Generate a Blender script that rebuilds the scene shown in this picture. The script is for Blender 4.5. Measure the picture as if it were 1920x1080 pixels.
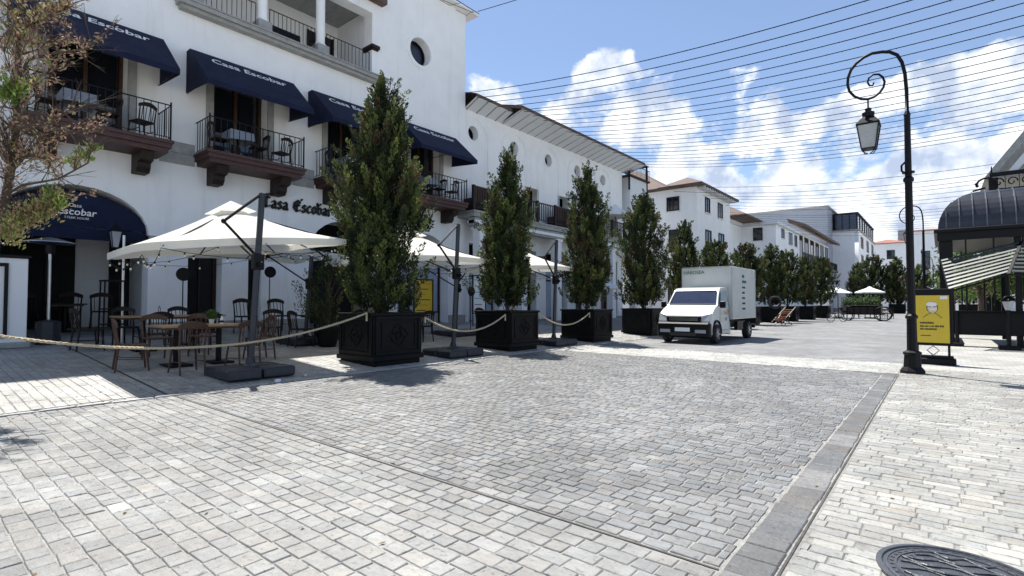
import bpy, math, random
import numpy as np
from mathutils import Vector, Matrix
random.seed(7); rng = np.random.default_rng(7)
for o in list(bpy.data.objects): bpy.data.objects.remove(o)
scene = bpy.context.scene
COL = scene.collection
R = math.radians; PI = math.pi

# ------------------------------------------------------------ camera, sky, sun
cd = bpy.data.cameras.new('camera'); cam = bpy.data.objects.new('camera', cd); COL.objects.link(cam)
YAW = R(39.53); PIT = R(1.645)
cam.location = (0, 0, 1.3); cam.rotation_euler = (R(90)+PIT, 0, YAW)
cd.sensor_width = 36; cd.lens = 36*975/1920; cd.clip_start = .05; cd.clip_end = 2500
scene.camera = cam
FWD = Vector((-math.sin(YAW)*math.cos(PIT), math.cos(YAW)*math.cos(PIT), math.sin(PIT)))
RGT = Vector((math.cos(YAW), math.sin(YAW), 0)); UPV = RGT.cross(FWD); CAMP = Vector((0, 0, 1.3))

SUN = Vector((-.43, .22, 1.0)).normalized()          # direction towards the sun
world = bpy.data.worlds.new("World"); scene.world = world; world.use_nodes = True
wt = world.node_tree; wt.nodes.clear()
def wn(t, **k):
    n = wt.nodes.new(t)
    for a, b in k.items(): setattr(n, a, b)
    return n
def wl(a, b): wt.links.new(a, b)
out = wn('ShaderNodeOutputWorld'); bg = wn('ShaderNodeBackground'); bg.inputs[1].default_value = .098
sky = wn('ShaderNodeTexSky', sky_type='NISHITA', sun_disc=False)
sky.sun_elevation = math.asin(SUN.z); sky.sun_rotation = math.atan2(SUN.x, SUN.y)
sky.altitude = 1500; sky.air_density = 1.0; sky.dust_density = .6; sky.ozone_density = 1.6
geo = wn('ShaderNodeNewGeometry')
neg = wn('ShaderNodeVectorMath', operation='SCALE'); neg.inputs['Scale'].default_value = -1
wl(geo.outputs['Incoming'], neg.inputs[0])
DIR = neg.outputs[0]
BL = [((-0.458,0.809,0.368),85),((-0.52,0.783,0.342),60),((-0.407,0.85,0.334),80),((-0.335,0.888,0.314),70),((-0.258,0.913,0.317),82),((-0.212,0.945,0.248),70),((-0.291,0.919,0.266),120),((-0.129,0.952,0.277),50),((-0.073,0.955,0.286),65),((0.002,0.957,0.280),85),((0.069,0.955,0.285),88),((0.045,0.964,0.25),80),((-0.614,0.698,0.369),55),((-0.132,0.968,0.213),80),((-0.336,0.914,0.226),130),((-0.038,0.99,0.136),110),((-0.193,0.963,0.186),130),((.42,.88,.24),110),((.6,.75,.3),140),((-.9,.2,.3),150),((.7,-.6,.35),180),((-.3,-.9,.32),200),((.2,-.9,.5),120),((.98,.1,.35),150)]
last = None
for c, rad in BL:
    d = wn('ShaderNodeVectorMath', operation='DOT_PRODUCT'); wl(DIR, d.inputs[0]); d.inputs[1].default_value = Vector(c).normalized()
    m = wn('ShaderNodeMapRange'); m.interpolation_type = 'SMOOTHSTEP'
    m.inputs[1].default_value = math.cos(rad/975*1.35); m.inputs[2].default_value = math.cos(rad/975*.25)
    wl(d.outputs['Value'], m.inputs[0])
    if last is None: last = m.outputs[0]
    else:
        x = wn('ShaderNodeMath', operation='SMOOTH_MAX'); x.inputs[2].default_value = .15
        wl(last, x.inputs[0]); wl(m.outputs[0], x.inputs[1]); last = x.outputs[0]
st = wn('ShaderNodeVectorMath', operation='MULTIPLY'); st.inputs[1].default_value = (1, 1, 1.5); wl(DIR, st.inputs[0])
nz = wn('ShaderNodeTexNoise'); nz.inputs['Scale'].default_value = 9; nz.inputs['Detail'].default_value = 11; nz.inputs['Roughness'].default_value = .58; wl(st.outputs[0], nz.inputs['Vector'])
# coverage = blobs*.7 + noise, plus low bank near the horizon
sx = wn('ShaderNodeSeparateXYZ'); wl(DIR, sx.inputs[0])
hz = wn('ShaderNodeMapRange'); hz.inputs[1].default_value = .24; hz.inputs[2].default_value = .05; hz.inputs[3].default_value = 0; hz.inputs[4].default_value = .24; wl(sx.outputs['Z'], hz.inputs[0])
a1 = wn('ShaderNodeMath', operation='MULTIPLY_ADD'); wl(last, a1.inputs[0]); a1.inputs[1].default_value = .46; wl(hz.outputs[0], a1.inputs[2])
a2 = wn('ShaderNodeMath', operation='MULTIPLY_ADD'); wl(nz.outputs['Fac'], a2.inputs[0]); a2.inputs[1].default_value = 1.35; wl(a1.outputs[0], a2.inputs[2])
cov = wn('ShaderNodeMapRange'); cov.interpolation_type = 'SMOOTHSTEP'; cov.inputs[1].default_value = .965; cov.inputs[2].default_value = 1.11; wl(a2.outputs[0], cov.inputs[0])
# cloud tone: billows, greyer where thick and low
n2 = wn('ShaderNodeTexNoise'); n2.inputs['Scale'].default_value = 16; n2.inputs['Detail'].default_value = 8; n2.inputs['Roughness'].default_value = .55
of = wn('ShaderNodeVectorMath', operation='ADD'); of.inputs[1].default_value = (.02, -.01, -.035); wl(DIR, of.inputs[0]); wl(of.outputs[0], n2.inputs['Vector'])
cr = wn('ShaderNodeValToRGB'); cr.color_ramp.elements[0].position = .38; cr.color_ramp.elements[0].color = (3.2, 3.8, 5.0, 1); cr.color_ramp.elements[1].position = .60; cr.color_ramp.elements[1].color = (7.3, 7.5, 7.7, 1)
wl(n2.outputs['Fac'], cr.inputs[0])
tint = wn('ShaderNodeMix', data_type='RGBA', blend_type='MIX'); tint.inputs[0].default_value = .12
tint.inputs[7].default_value = (3.6, 4.2, 5.6, 1); wl(sky.outputs[0], tint.inputs[6])
mx = wn('ShaderNodeMix', data_type='RGBA'); wl(cov.outputs[0], mx.inputs[0]); wl(tint.outputs[2], mx.inputs[6]); wl(cr.outputs[0], mx.inputs[7])
wl(mx.outputs[2], bg.inputs[0]); wl(bg.outputs[0], out.inputs[0])

sd = bpy.data.lights.new('sun', 'SUN'); sd.energy = 5.0; sd.angle = R(.55); sd.color = (1, .965, .90)
so = bpy.data.objects.new('sun', sd); COL.objects.link(so); so.rotation_euler = SUN.to_track_quat('Z', 'Y').to_euler(); so.location = (0, 0, 40)
vs = scene.view_settings; vs.view_transform = 'Standard'; vs.look = 'None'; vs.exposure = .84; vs.gamma = 1; vs.use_curve_mapping = False
scene.render.engine = 'CYCLES'

# ------------------------------------------------------------ materials
def mat(name, col, rough=.7, metal=0, var=.12, scale=6, bump=.0, bscale=40, spec=.5, trans=0, attr=None, emis=None, objrand=0, var2=0, scale2=.6, coord='Object', sheen=0, transl=0):
    m = bpy.data.materials.new(name); m.use_nodes = True; t = m.node_tree; n = t.nodes; b = n['Principled BSDF']
    b.inputs['Roughness'].default_value = rough; b.inputs['Metallic'].default_value = metal
    b.inputs['Specular IOR Level'].default_value = spec
    if trans: b.inputs['Transmission Weight'].default_value = trans
    tc = n.new('ShaderNodeTexCoord')
    src = None
    if attr:
        a = n.new('ShaderNodeAttribute'); a.attribute_name = attr; src = a.outputs['Color']
    else:
        rgb = n.new('ShaderNodeRGB'); rgb.outputs[0].default_value = (*col, 1); src = rgb.outputs[0]
    def modulate(src, fac_out, lo, hi):
        mr = n.new('ShaderNodeMapRange'); mr.inputs[1].default_value = .3; mr.inputs[2].default_value = .7; mr.inputs[3].default_value = lo; mr.inputs[4].default_value = hi
        t.links.new(fac_out, mr.inputs[0])
        vm = n.new('ShaderNodeVectorMath'); vm.operation = 'SCALE'; t.links.new(src, vm.inputs[0]); t.links.new(mr.outputs[0], vm.inputs['Scale'])
        return vm.outputs[0]
    if var:
        z = n.new('ShaderNodeTexNoise'); z.inputs['Scale'].default_value = scale; z.inputs['Detail'].default_value = 6; z.inputs['Roughness'].default_value = .65
        t.links.new(tc.outputs[coord], z.inputs['Vector']); src = modulate(src, z.outputs['Fac'], 1-var, 1+var)
    if var2:
        z = n.new('ShaderNodeTexNoise'); z.inputs['Scale'].default_value = scale2; z.inputs['Detail'].default_value = 4
        t.links.new(tc.outputs[coord], z.inputs['Vector']); src = modulate(src, z.outputs['Fac'], 1-var2, 1+var2)
    if objrand:
        oi = n.new('ShaderNodeObjectInfo'); mr = n.new('ShaderNodeMapRange'); mr.inputs[3].default_value = 1-objrand; mr.inputs[4].default_value = 1+objrand
        t.links.new(oi.outputs['Random'], mr.inputs[0]); vm = n.new('ShaderNodeVectorMath'); vm.operation = 'SCALE'
        t.links.new(src, vm.inputs[0]); t.links.new(mr.outputs[0], vm.inputs['Scale']); src = vm.outputs[0]
    t.links.new(src, b.inputs['Base Color'])
    if bump:
        z = n.new('ShaderNodeTexNoise'); z.inputs['Scale'].default_value = bscale; z.inputs['Detail'].default_value = 5
        t.links.new(tc.outputs[coord], z.inputs['Vector']); bp = n.new('ShaderNodeBump'); bp.inputs['Strength'].default_value = bump; bp.inputs['Distance'].default_value = .02
        t.links.new(z.outputs['Fac'], bp.inputs['Height']); t.links.new(bp.outputs[0], b.inputs['Normal'])
    if transl:
        tr = n.new('ShaderNodeBsdfTranslucent'); t.links.new(src, tr.inputs['Color']); ms = n.new('ShaderNodeMixShader'); ms.inputs[0].default_value = transl
        t.links.new(b.outputs[0], ms.inputs[1]); t.links.new(tr.outputs[0], ms.inputs[2]); t.links.new(ms.outputs[0], n['Material Output'].inputs[0])
    return m
M = {}
def stucco(name, col, stain=(.55,.54,.5)):
    m = mat(name, col, .92, var=.035, scale=1.7, bump=.12, bscale=55, spec=.25, var2=.035, scale2=.35)
    t = m.node_tree; n = t.nodes; b = n['Principled BSDF']; src = b.inputs['Base Color'].links[0].from_socket
    tc = n.new('ShaderNodeTexCoord'); mp = n.new('ShaderNodeMapping'); mp.inputs['Scale'].default_value = (2.2, 2.2, .16)
    z = n.new('ShaderNodeTexNoise'); z.inputs['Scale'].default_value = 1.3; z.inputs['Detail'].default_value = 8; z.inputs['Roughness'].default_value = .7
    t.links.new(tc.outputs['Object'], mp.inputs[0]); t.links.new(mp.outputs[0], z.inputs['Vector'])
    mr = n.new('ShaderNodeMapRange'); mr.inputs[1].default_value = .55; mr.inputs[2].default_value = .85; mr.inputs[4].default_value = .65; t.links.new(z.outputs['Fac'], mr.inputs[0])
    mix = n.new('ShaderNodeMix'); mix.data_type = 'RGBA'; t.links.new(mr.outputs[0], mix.inputs[0]); t.links.new(src, mix.inputs[6]); mix.inputs[7].default_value = (*stain, 1)
    t.links.new(mix.outputs[2], b.inputs['Base Color'])
    return m
M['white'] = stucco('white_stucco', (.86, .86, .86), (.62,.61,.58))
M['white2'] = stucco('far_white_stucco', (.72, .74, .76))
M['bluegrey'] = stucco('grey_render', (.30, .33, .38), (.2,.22,.25))
M['grey'] = mat('grey_stone_trim', (.33, .33, .32), .8, var=.2, scale=5, bump=.3, bscale=30)
M['brown'] = mat('dark_brown_timber', (.022, .012, .010), .6, var=.3, spec=.3, scale=9, bump=.2)
M['wood'] = mat('oiled_wood', (.062, .028, .014), .45, var=.35, scale=14, bump=.1)
M['table'] = mat('table_top_wood', (.30, .19, .10), .45, var=.25, scale=8, bump=.1)
M['metal'] = mat('black_painted_iron', (.0045, .0045, .006), .45, var=.3, scale=12, bump=.08, spec=.2)
M['fascia'] = mat('reddish_brown_timber', (.062, .026, .022), .6, var=.3, scale=6, bump=.2)
M['seam'] = mat('pale_grey_seam', (.12,.125,.14), .4, metal=.3, var=.2)  # seams given a paler grey than the roof metal
M['metal2'] = mat('grey_painted_steel', (.022, .024, .034), .45, var=.2, scale=10)
M['navy'] = mat('navy_canvas', (.005, .009, .034), .8, var=.3, scale=3, bump=.6, bscale=5, spec=.3, var2=.2, scale2=.9)
M['cream'] = mat('cream_canvas', (.86, .84, .76), .85, var=.05, scale=2, bump=.5, bscale=4, spec=.2, transl=.4)
M['whitecloth'] = mat('white_cloth', (.75, .76, .78), .9, var=.05)
M['greycloth'] = mat('grey_blue_cloth', (.22, .25, .31), .9, var=.1)
M['glass'] = mat('dark_window_glass', (.012, .015, .02), .06, var=0, spec=.8)
M['glassblue'] = mat('bluish_window_glass', (.025, .035, .075), .12, var=.2, scale=1, spec=.7)
M['paleglass'] = mat('reflection_tinted_glass', (.30, .36, .46), .15, var=.1, scale=1, spec=.6)  # pale blue base colour stands in for reflections in the shop glass
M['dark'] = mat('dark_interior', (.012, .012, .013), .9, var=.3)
M['tile'] = mat('clay_roof_tiles', (.12, .08, .065), .85, var=.45, scale=9, bump=.6, bscale=9)
M['redtile'] = mat('red_roof_tiles', (.27, .12, .09), .85, var=.35, scale=5, bump=.5, bscale=8)
M['planter'] = mat('black_painted_planter', (.0045, .005, .0055), .55, var=.45, scale=5, bump=.15, bscale=30, spec=.16)
M['soil'] = mat('dark_soil', (.035, .025, .018), .95, var=.4, scale=20, bump=.8, bscale=30)
M['bark'] = mat('cypress_bark', (.085, .06, .042), .9, var=.4, scale=12, bump=.6, bscale=25)
M['rope'] = mat('pale_rope', (.52, .44, .30), .9, var=.25, scale=60, bump=.8, bscale=90)
M['leaf'] = mat('cypress_foliage', (.06, .09, .03), .65, attr='tint', var=.25, scale=3, spec=.3, transl=.22)
M['stone'] = mat('road_stone', (.3, .3, .3), .5, attr='tint', var=.22, scale=14, bump=.35, bscale=70, spec=.65, var2=.10, scale2=.5)
M['stone_obj'] = mat('road_stone_single', (.3, .3, .3), .5, attr='tint', var=.2, scale=2.5, bump=.3, bscale=9, spec=.65)
M['bulb'] = mat('clear_bulb_glass', (.65, .62, .5), .1, var=0, spec=.8)
M['yellow'] = mat('yellow_print', (.62, .45, .03), .5, var=.04)
M['whitep'] = mat('white_painted_metal', (.56, .58, .57), .28, var=.05, scale=3)
M['box'] = mat('off_white_truck_panel', (.56, .575, .55), .5, var=.08, scale=2)
M['slat'] = mat('grey_green_awning_slat', (.045, .056, .054), .5, var=.15)
M['rubber'] = mat('tyre_rubber', (.015, .015, .015), .8, var=.3)
M['chrome'] = mat('brushed_metal', (.5, .5, .5), .3, metal=.9, var=.1)
M['lampglass'] = mat('frosted_lantern_glass', (.33, .35, .37), .15, var=.15, scale=3, spec=.7)
M['kioskroof'] = mat('dark_seamed_metal_roof', (.028, .03, .04), .36, metal=.2, var=.25, scale=3)
M['blackprint'] = mat('black_print', (.02, .02, .02), .6, var=0)
M['whiteprint'] = mat('white_print', (.78, .78, .78), .6, var=0)
M['redprint'] = mat('orange_print', (.55, .2, .04), .6, var=0)
M['greenprint'] = mat('green_print', (.02, .14, .10), .6, var=0)
M['cyanprint'] = mat('cyan_print', (.08, .38, .5), .6, var=0)
M['pinkprint'] = mat('pink_print', (.5, .25, .27), .6, var=.2, scale=4)
M['skin'] = mat('printed_face', (.62, .5, .35), .6, var=0)
M['orange'] = mat('orange_slats', (.42, .15, .05), .6, var=.2)
M['concrete'] = mat('grey_concrete', (.36, .36, .35), .9, var=.15, scale=3, bump=.2)
M['joint'] = mat('pale_joint_mortar', (.27, .265, .25), .95, var=.35, scale=25, bump=.3, bscale=80)
M['jointd'] = mat('dark_joint_grit', (.24, .235, .22), .95, var=.3, scale=25, bump=.3, bscale=80)
M['groove'] = mat('dirty_groove', (.07,.065,.06), .95, var=.5, scale=9)
M['iron'] = mat('worn_cast_iron', (.075, .08, .09), .42, metal=.35, var=.3, scale=14, bump=.25, bscale=60)

def paver_mat(name, c1, c2, mortar, bw=.16, bh=.10, rot=0):
    m = bpy.data.materials.new(name); m.use_nodes = True; t = m.node_tree; n = t.nodes; b = n['Principled BSDF']; b.inputs['Roughness'].default_value = .7
    g = n.new('ShaderNodeNewGeometry'); mp = n.new('ShaderNodeMapping'); mp.inputs['Rotation'].default_value = (0, 0, rot); t.links.new(g.outputs['Position'], mp.inputs[0])
    br = n.new('ShaderNodeTexBrick'); br.inputs['Scale'].default_value = 1; br.inputs['Brick Width'].default_value = bw; br.inputs['Row Height'].default_value = bh
    br.inputs['Mortar Size'].default_value = .007; br.inputs['Color1'].default_value = (*c1, 1); br.inputs['Color2'].default_value = (*c2, 1); br.inputs['Mortar'].default_value = (*mortar, 1)
    t.links.new(mp.outputs[0], br.inputs['Vector'])
    z = n.new('ShaderNodeTexNoise'); z.inputs['Scale'].default_value = .7; z.inputs['Detail'].default_value = 8; t.links.new(g.outputs['Position'], z.inputs['Vector'])
    mr = n.new('ShaderNodeMapRange'); mr.inputs[1].default_value = .3; mr.inputs[2].default_value = .7; mr.inputs[3].default_value = .8; mr.inputs[4].default_value = 1.2; t.links.new(z.outputs['Fac'], mr.inputs[0])
    vm = n.new('ShaderNodeVectorMath'); vm.operation = 'SCALE'; t.links.new(br.outputs['Color'], vm.inputs[0]); t.links.new(mr.outputs[0], vm.inputs['Scale']); t.links.new(vm.outputs[0], b.inputs['Base Color'])
    bp = n.new('ShaderNodeBump'); bp.inputs['Strength'].default_value = .4; bp.inputs['Distance'].default_value = .01; bp.invert = True; t.links.new(br.outputs['Fac'], bp.inputs['Height']); t.links.new(bp.outputs[0], b.inputs['Normal'])
    return m
M['farroad'] = paver_mat('grey_paved_road', (.14,.14,.145), (.21,.21,.21), (.29,.285,.28))
M['farlight'] = paver_mat('pale_paved_ground', (.33,.325,.30), (.40,.39,.365), (.25,.245,.225), .2, .1)
M['ground'] = mat('distant_pale_ground', (.40, .39, .36), .9, var=.1, scale=.3)

def wear(m, k=1.0):
    t = m.node_tree; n = t.nodes; b = n['Principled BSDF']; src = b.inputs['Base Color'].links[0].from_socket
    g = n.new('ShaderNodeNewGeometry')
    for sc, lo, hi, a, c, dt in ((.45,.35,.65,1-.16*k,1+.12*k,5),(2.2,.35,.7,1-.18*k,1+.12*k,8),(31,.60,.70,1.0,1-.42*k,3)):
        z = n.new('ShaderNodeTexNoise'); z.inputs['Scale'].default_value = sc; z.inputs['Detail'].default_value = dt; t.links.new(g.outputs['Position'], z.inputs['Vector'])
        mr = n.new('ShaderNodeMapRange'); mr.inputs[1].default_value = lo; mr.inputs[2].default_value = hi; mr.inputs[3].default_value = a; mr.inputs[4].default_value = c; t.links.new(z.outputs['Fac'], mr.inputs[0])
        vm = n.new('ShaderNodeVectorMath'); vm.operation = 'SCALE'; t.links.new(src, vm.inputs[0]); t.links.new(mr.outputs[0], vm.inputs['Scale']); src = vm.outputs[0]
    t.links.new(src, b.inputs['Base Color'])
for q in ('stone','stone_obj','joint','jointd'): wear(M[q])
wear(M['farroad'], .7); wear(M['farlight'], .7)

# ------------------------------------------------------------ mesh helpers
class MB:
    def __init__(s): s.v = []; s.f = []; s.c = []
    def add(s, vs, fs, c=None):
        o = len(s.v); s.v += [tuple(p) for p in vs]; s.f += [tuple(i+o for i in f) for f in fs]
        if c is not None: s.c += [c]*len(vs)
        return s
    def box(s, x0, x1, y0, y1, z0, z1, c=None):
        if x0 > x1: x0, x1 = x1, x0
        if y0 > y1: y0, y1 = y1, y0
        if z0 > z1: z0, z1 = z1, z0
        s.add([(x0,y0,z0),(x1,y0,z0),(x1,y1,z0),(x0,y1,z0),(x0,y0,z1),(x1,y0,z1),(x1,y1,z1),(x0,y1,z1)],
              [(0,3,2,1),(4,5,6,7),(0,1,5,4),(1,2,6,5),(2,3,7,6),(3,0,4,7)], c); return s
    def bbox(s, x0, x1, y0, y1, z0, z1, b=.01):
        """box with chamfered edges"""
        X=[x0,x1]; Y=[y0,y1]; Z=[z0,z1]; vs=[]; idx={}
        for i in (0,1):
            for j in (0,1):
                for k in (0,1):
                    sx=b*(1-2*i); sy=b*(1-2*j); sz=b*(1-2*k)
                    idx[i,j,k,0]=len(vs); vs.append((X[i],Y[j]+sy,Z[k]+sz))
                    idx[i,j,k,1]=len(vs); vs.append((X[i]+sx,Y[j],Z[k]+sz))
                    idx[i,j,k,2]=len(vs); vs.append((X[i]+sx,Y[j]+sy,Z[k]))
        F=[]; cyc=[(0,0),(1,0),(1,1),(0,1)]
        for i in (0,1): F.append([idx[i,a,c_,0] for a,c_ in cyc])
        for j in (0,1): F.append([idx[a,j,c_,1] for a,c_ in cyc])
        for k in (0,1): F.append([idx[a,c_,k,2] for a,c_ in cyc])
        for i in (0,1):
            for j in (0,1): F.append([idx[i,j,0,0],idx[i,j,1,0],idx[i,j,1,1],idx[i,j,0,1]])
            for k in (0,1): F.append([idx[i,0,k,0],idx[i,1,k,0],idx[i,1,k,2],idx[i,0,k,2]])
        for j in (0,1):
            for k in (0,1): F.append([idx[0,j,k,1],idx[1,j,k,1],idx[1,j,k,2],idx[0,j,k,2]])
        for i in (0,1):
            for j in (0,1):
                for k in (0,1): F.append([idx[i,j,k,0],idx[i,j,k,1],idx[i,j,k,2]])
        c0 = Vector(((x0+x1)/2,(y0+y1)/2,(z0+z1)/2)); G=[]
        for f in F:
            p=[Vector(vs[q]) for q in f]; nrm=(p[1]-p[0]).cross(p[2]-p[0]); cen=sum(p,Vector())/len(p)
            G.append(tuple(f) if nrm.dot(cen-c0)>0 else tuple(reversed(f)))
        s.add(vs, G); return s
    def tube(s, pts, r, n=6, cap=True, c=None):
        pts = [Vector(p) for p in pts]; N = len(pts); rr = r if isinstance(r, (list, tuple)) else [r]*N
        vs = []; fs = []; up = None
        for i, p in enumerate(pts):
            t = (pts[min(i+1,N-1)]-pts[max(i-1,0)])
            if t.length < 1e-9: t = Vector((0,0,1))
            t.normalize()
            if up is None: up = Vector((0,0,1)) if abs(t.z) < .9 else Vector((1,0,0))
            a = t.cross(up)
            if a.length < 1e-4: a = t.orthogonal()
            a.normalize(); b = a.cross(t); up = b
            for k in range(n):
                w = 2*PI*k/n + PI/n; vs.append(p + (a*math.cos(w)+b*math.sin(w))*rr[i])
        for i in range(N-1):
            for k in range(n):
                k2 = (k+1) % n; fs.append((i*n+k, i*n+k2, (i+1)*n+k2, (i+1)*n+k))
        if cap: fs += [tuple(range(n)), tuple(reversed(range((N-1)*n, N*n)))]
        s.add(vs, fs, c); return s
    def bar(s, a, b, r, n=4): return s.tube([a, b], r, n)
    def lathe(s, prof, cx=0, cy=0, n=12, z0=0):
        vs = []; fs = []; K = len(prof)
        for r, z in prof:
            for k in range(n):
                w = 2*PI*k/n + PI/n; vs.append((cx+r*math.cos(w), cy+r*math.sin(w), z+z0))
        for i in range(K-1):
            for k in range(n):
                k2 = (k+1) % n; fs.append((i*n+k, i*n+k2, (i+1)*n+k2, (i+1)*n+k))
        fs += [tuple(reversed(range(n))), tuple(range((K-1)*n, K*n))]
        s.add(vs, fs); return s
    def prism(s, poly, off):
        """poly: list of 3D points, extruded by vector off"""
        n = len(poly); P = [Vector(p) for p in poly]; off = Vector(off)
        s.add(P + [p+off for p in P], [tuple(range(n)), tuple(reversed(range(n, 2*n)))] + [(i, n+i, n+(i+1)%n, (i+1)%n) for i in range(n)]); return s
    def ball(s, c, r, n=6, m=4, sz=1):
        prof = [(r*math.sin(PI*i/m)+1e-4, -r*sz*math.cos(PI*i/m)) for i in range(m+1)]
        return s.lathe(prof, c[0], c[1], n, c[2])
    def mesh(s, name, m, smooth=False):
        me = bpy.data.meshes.new(name); me.from_pydata([tuple(p) for p in s.v], [], s.f)
        if m is not None: me.materials.append(m)
        if s.c:
            at = me.color_attributes.new('tint', 'FLOAT_COLOR', 'POINT')
            arr = np.ones((len(s.v), 4), np.float32); arr[:, :3] = np.array(s.c, np.float32); at.data.foreach_set('color', arr.ravel())
        if smooth:
            for p in me.polygons: p.use_smooth = True
        me.update(); return me
    def build(s, name, m, parent=None, smooth=False, **k):
        mt = M[m] if isinstance(m, str) else m
        if name in SPLIT:
            os_ = [link(name, c.mesh(name, mt, smooth), parent, **k) for c in components(s)]
            s.last = os_; return os_[0]
        return link(name, s.mesh(name, mt, smooth), parent, **k)
def components(mb):
    par = list(range(len(mb.v)))
    def find(a):
        while par[a] != a: par[a] = par[par[a]]; a = par[a]
        return a
    for f in mb.f:
        for q in f[1:]: par[find(q)] = find(f[0])
    groups = {}
    for f in mb.f: groups.setdefault(find(f[0]), []).append(f)
    res = []
    for fs in groups.values():
        idx = sorted({i for f in fs for i in f}); mp = {i: k for k, i in enumerate(idx)}
        m2 = MB(); m2.add([mb.v[i] for i in idx], [tuple(mp[i] for i in f) for f in fs]); res.append(m2)
    return res
SPLIT = {'trim_bar','window_frame','sash_bar','dark_opening','door_frame','jamb','loggia_wall','side_wall','shopfront_panel','shopfront_frame','impost','porch_wall','awning_frame_tube','loggia_floor','fog','brace','upright','support_post','wiper','back_frame'}
def link(name, me, parent=None, loc=None, rotz=None, label=None, cat=None, group=None, kind=None):
    o = bpy.data.objects.new(name, me); COL.objects.link(o)
    if parent: o.parent = parent
    if loc is not None: o.location = loc
    if rotz is not None: o.rotation_euler = (0, 0, rotz)
    tag(o, label, cat, group, kind); return o
def tag(o, label=None, cat=None, group=None, kind=None):
    if label: o['label'] = label
    if cat: o['category'] = cat
    if group: o['group'] = group
    if kind: o['kind'] = kind
    return o
def empty(name, label, cat, loc=(0,0,0), rotz=0, group=None):
    o = bpy.data.objects.new(name, None); COL.objects.link(o); o.location = loc; o.rotation_euler = (0,0,rotz); o.empty_display_size = .1
    return tag(o, label, cat, group)
def dup(o, loc=None, rotz=None, label=None, scale=None, group=None):
    def cp(a, par):
        b = a.copy(); COL.objects.link(b); b.parent = par
        for ch in list(kids.get(a, [])): cp(ch, b)
        return b
    kids = {}
    def walk(a):
        kids[a] = list(a.children)
        for q in kids[a]: walk(q)
    walk(o)
    r = cp(o, None)
    if loc is not None: r.location = loc
    if rotz is not None: r.rotation_euler = (0,0,rotz)
    if label: r['label'] = label
    if scale is not None: r.scale = (scale,)*3 if isinstance(scale, (int, float)) else scale
    if group: r['group'] = group
    return r

class Frame:
    """a facade plane: u along the wall, v up, n outwards"""
    def __init__(s, o, u, n): s.o = Vector(o); s.u = Vector(u); s.n = Vector(n)
    def p(s, u, v, n=0): return s.o + s.u*u + Vector((0,0,v)) + s.n*n
    def box(s, mb, u0, u1, v0, v1, n0, n1, c=None):
        P = [s.p(a, b, d) for a, b, d in [(u0,v0,n0),(u1,v0,n0),(u1,v0,n1),(u0,v0,n1),(u0,v1,n0),(u1,v1,n0),(u1,v1,n1),(u0,v1,n1)]]
        mb.add(P, [(0,1,2,3),(4,7,6,5),(0,4,5,1),(1,5,6,2),(2,6,7,3),(3,7,4,0)], c); return mb
    def mat(s): 
        m = Matrix.Identity(4)
        for i in range(3): m[i][0] = s.u[i]; m[i][1] = (0,0,1)[i]; m[i][2] = s.n[i]; m[i][3] = s.o[i]
        return m
def plate(name, frame, outer, holes, n0, n1, m, parent=None, **k):
    cu = bpy.data.curves.new(name, 'CURVE'); cu.dimensions = '2D'; cu.fill_mode = 'BOTH'; cu.extrude = abs(n1-n0)/2
    for poly in [outer]+list(holes):
        sp = cu.splines.new('POLY'); sp.points.add(len(poly)-1)
        for i, (x, y) in enumerate(poly): sp.points[i].co = (x, y, 0, 1)
        sp.use_cyclic_u = True
    ob = bpy.data.objects.new('tmp', cu); me = bpy.data.meshes.new_from_object(ob); bpy.data.objects.remove(ob); bpy.data.curves.remove(cu)
    me.name = name; me.transform(frame.mat() @ Matrix.Translation((0, 0, (n0+n1)/2)))
    if frame.mat().determinant() < 0: me.flip_normals()
    me.materials.clear(); me.materials.append(M[m]); return link(name, me, parent, **k)
def text(name, body, frame, u, v, n, size, m, parent=None, align='CENTER', ext=.004, shear=0, label=None):
    cu = bpy.data.curves.new(name, 'FONT'); cu.body = body; cu.size = size; cu.extrude = ext; cu.align_x = align; cu.shear = shear; cu.resolution_u = 3
    ob = bpy.data.objects.new('tmp', cu); me = bpy.data.meshes.new_from_object(ob); bpy.data.objects.remove(ob); bpy.data.curves.remove(cu)
    me.name = name; mt = frame.mat()
    if mt.determinant() < 0:      # keep the writing readable: u must run to the reader's right
        pass
    me.transform(mt @ Matrix.Translation((u, v, n))); me.materials.clear(); me.materials.append(M[m])
    return link(name, me, parent, label=label)
def rect(u0, u1, v0, v1): return [(u0,v0),(u1,v0),(u1,v1),(u0,v1)]
def arch(u0, u1, v0, spring, top, n=14):
    c = (u0+u1)/2; a = (u1-u0)/2; b = top-spring
    return [(u0,v0),(u1,v0)] + [(c+a*math.cos(PI*i/n), spring+b*math.sin(PI*i/n)) for i in range(n+1)]
def oval(cu_, cv, a, b=None, n=24):
    b = b or a
    return [(cu_+a*math.cos(2*PI*i/n), cv+b*math.sin(2*PI*i/n)) for i in range(n)]
TS = .055
def tz(x): return max(0, TS*(-8.25-x))      # the left terrace climbs gently to the house

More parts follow.
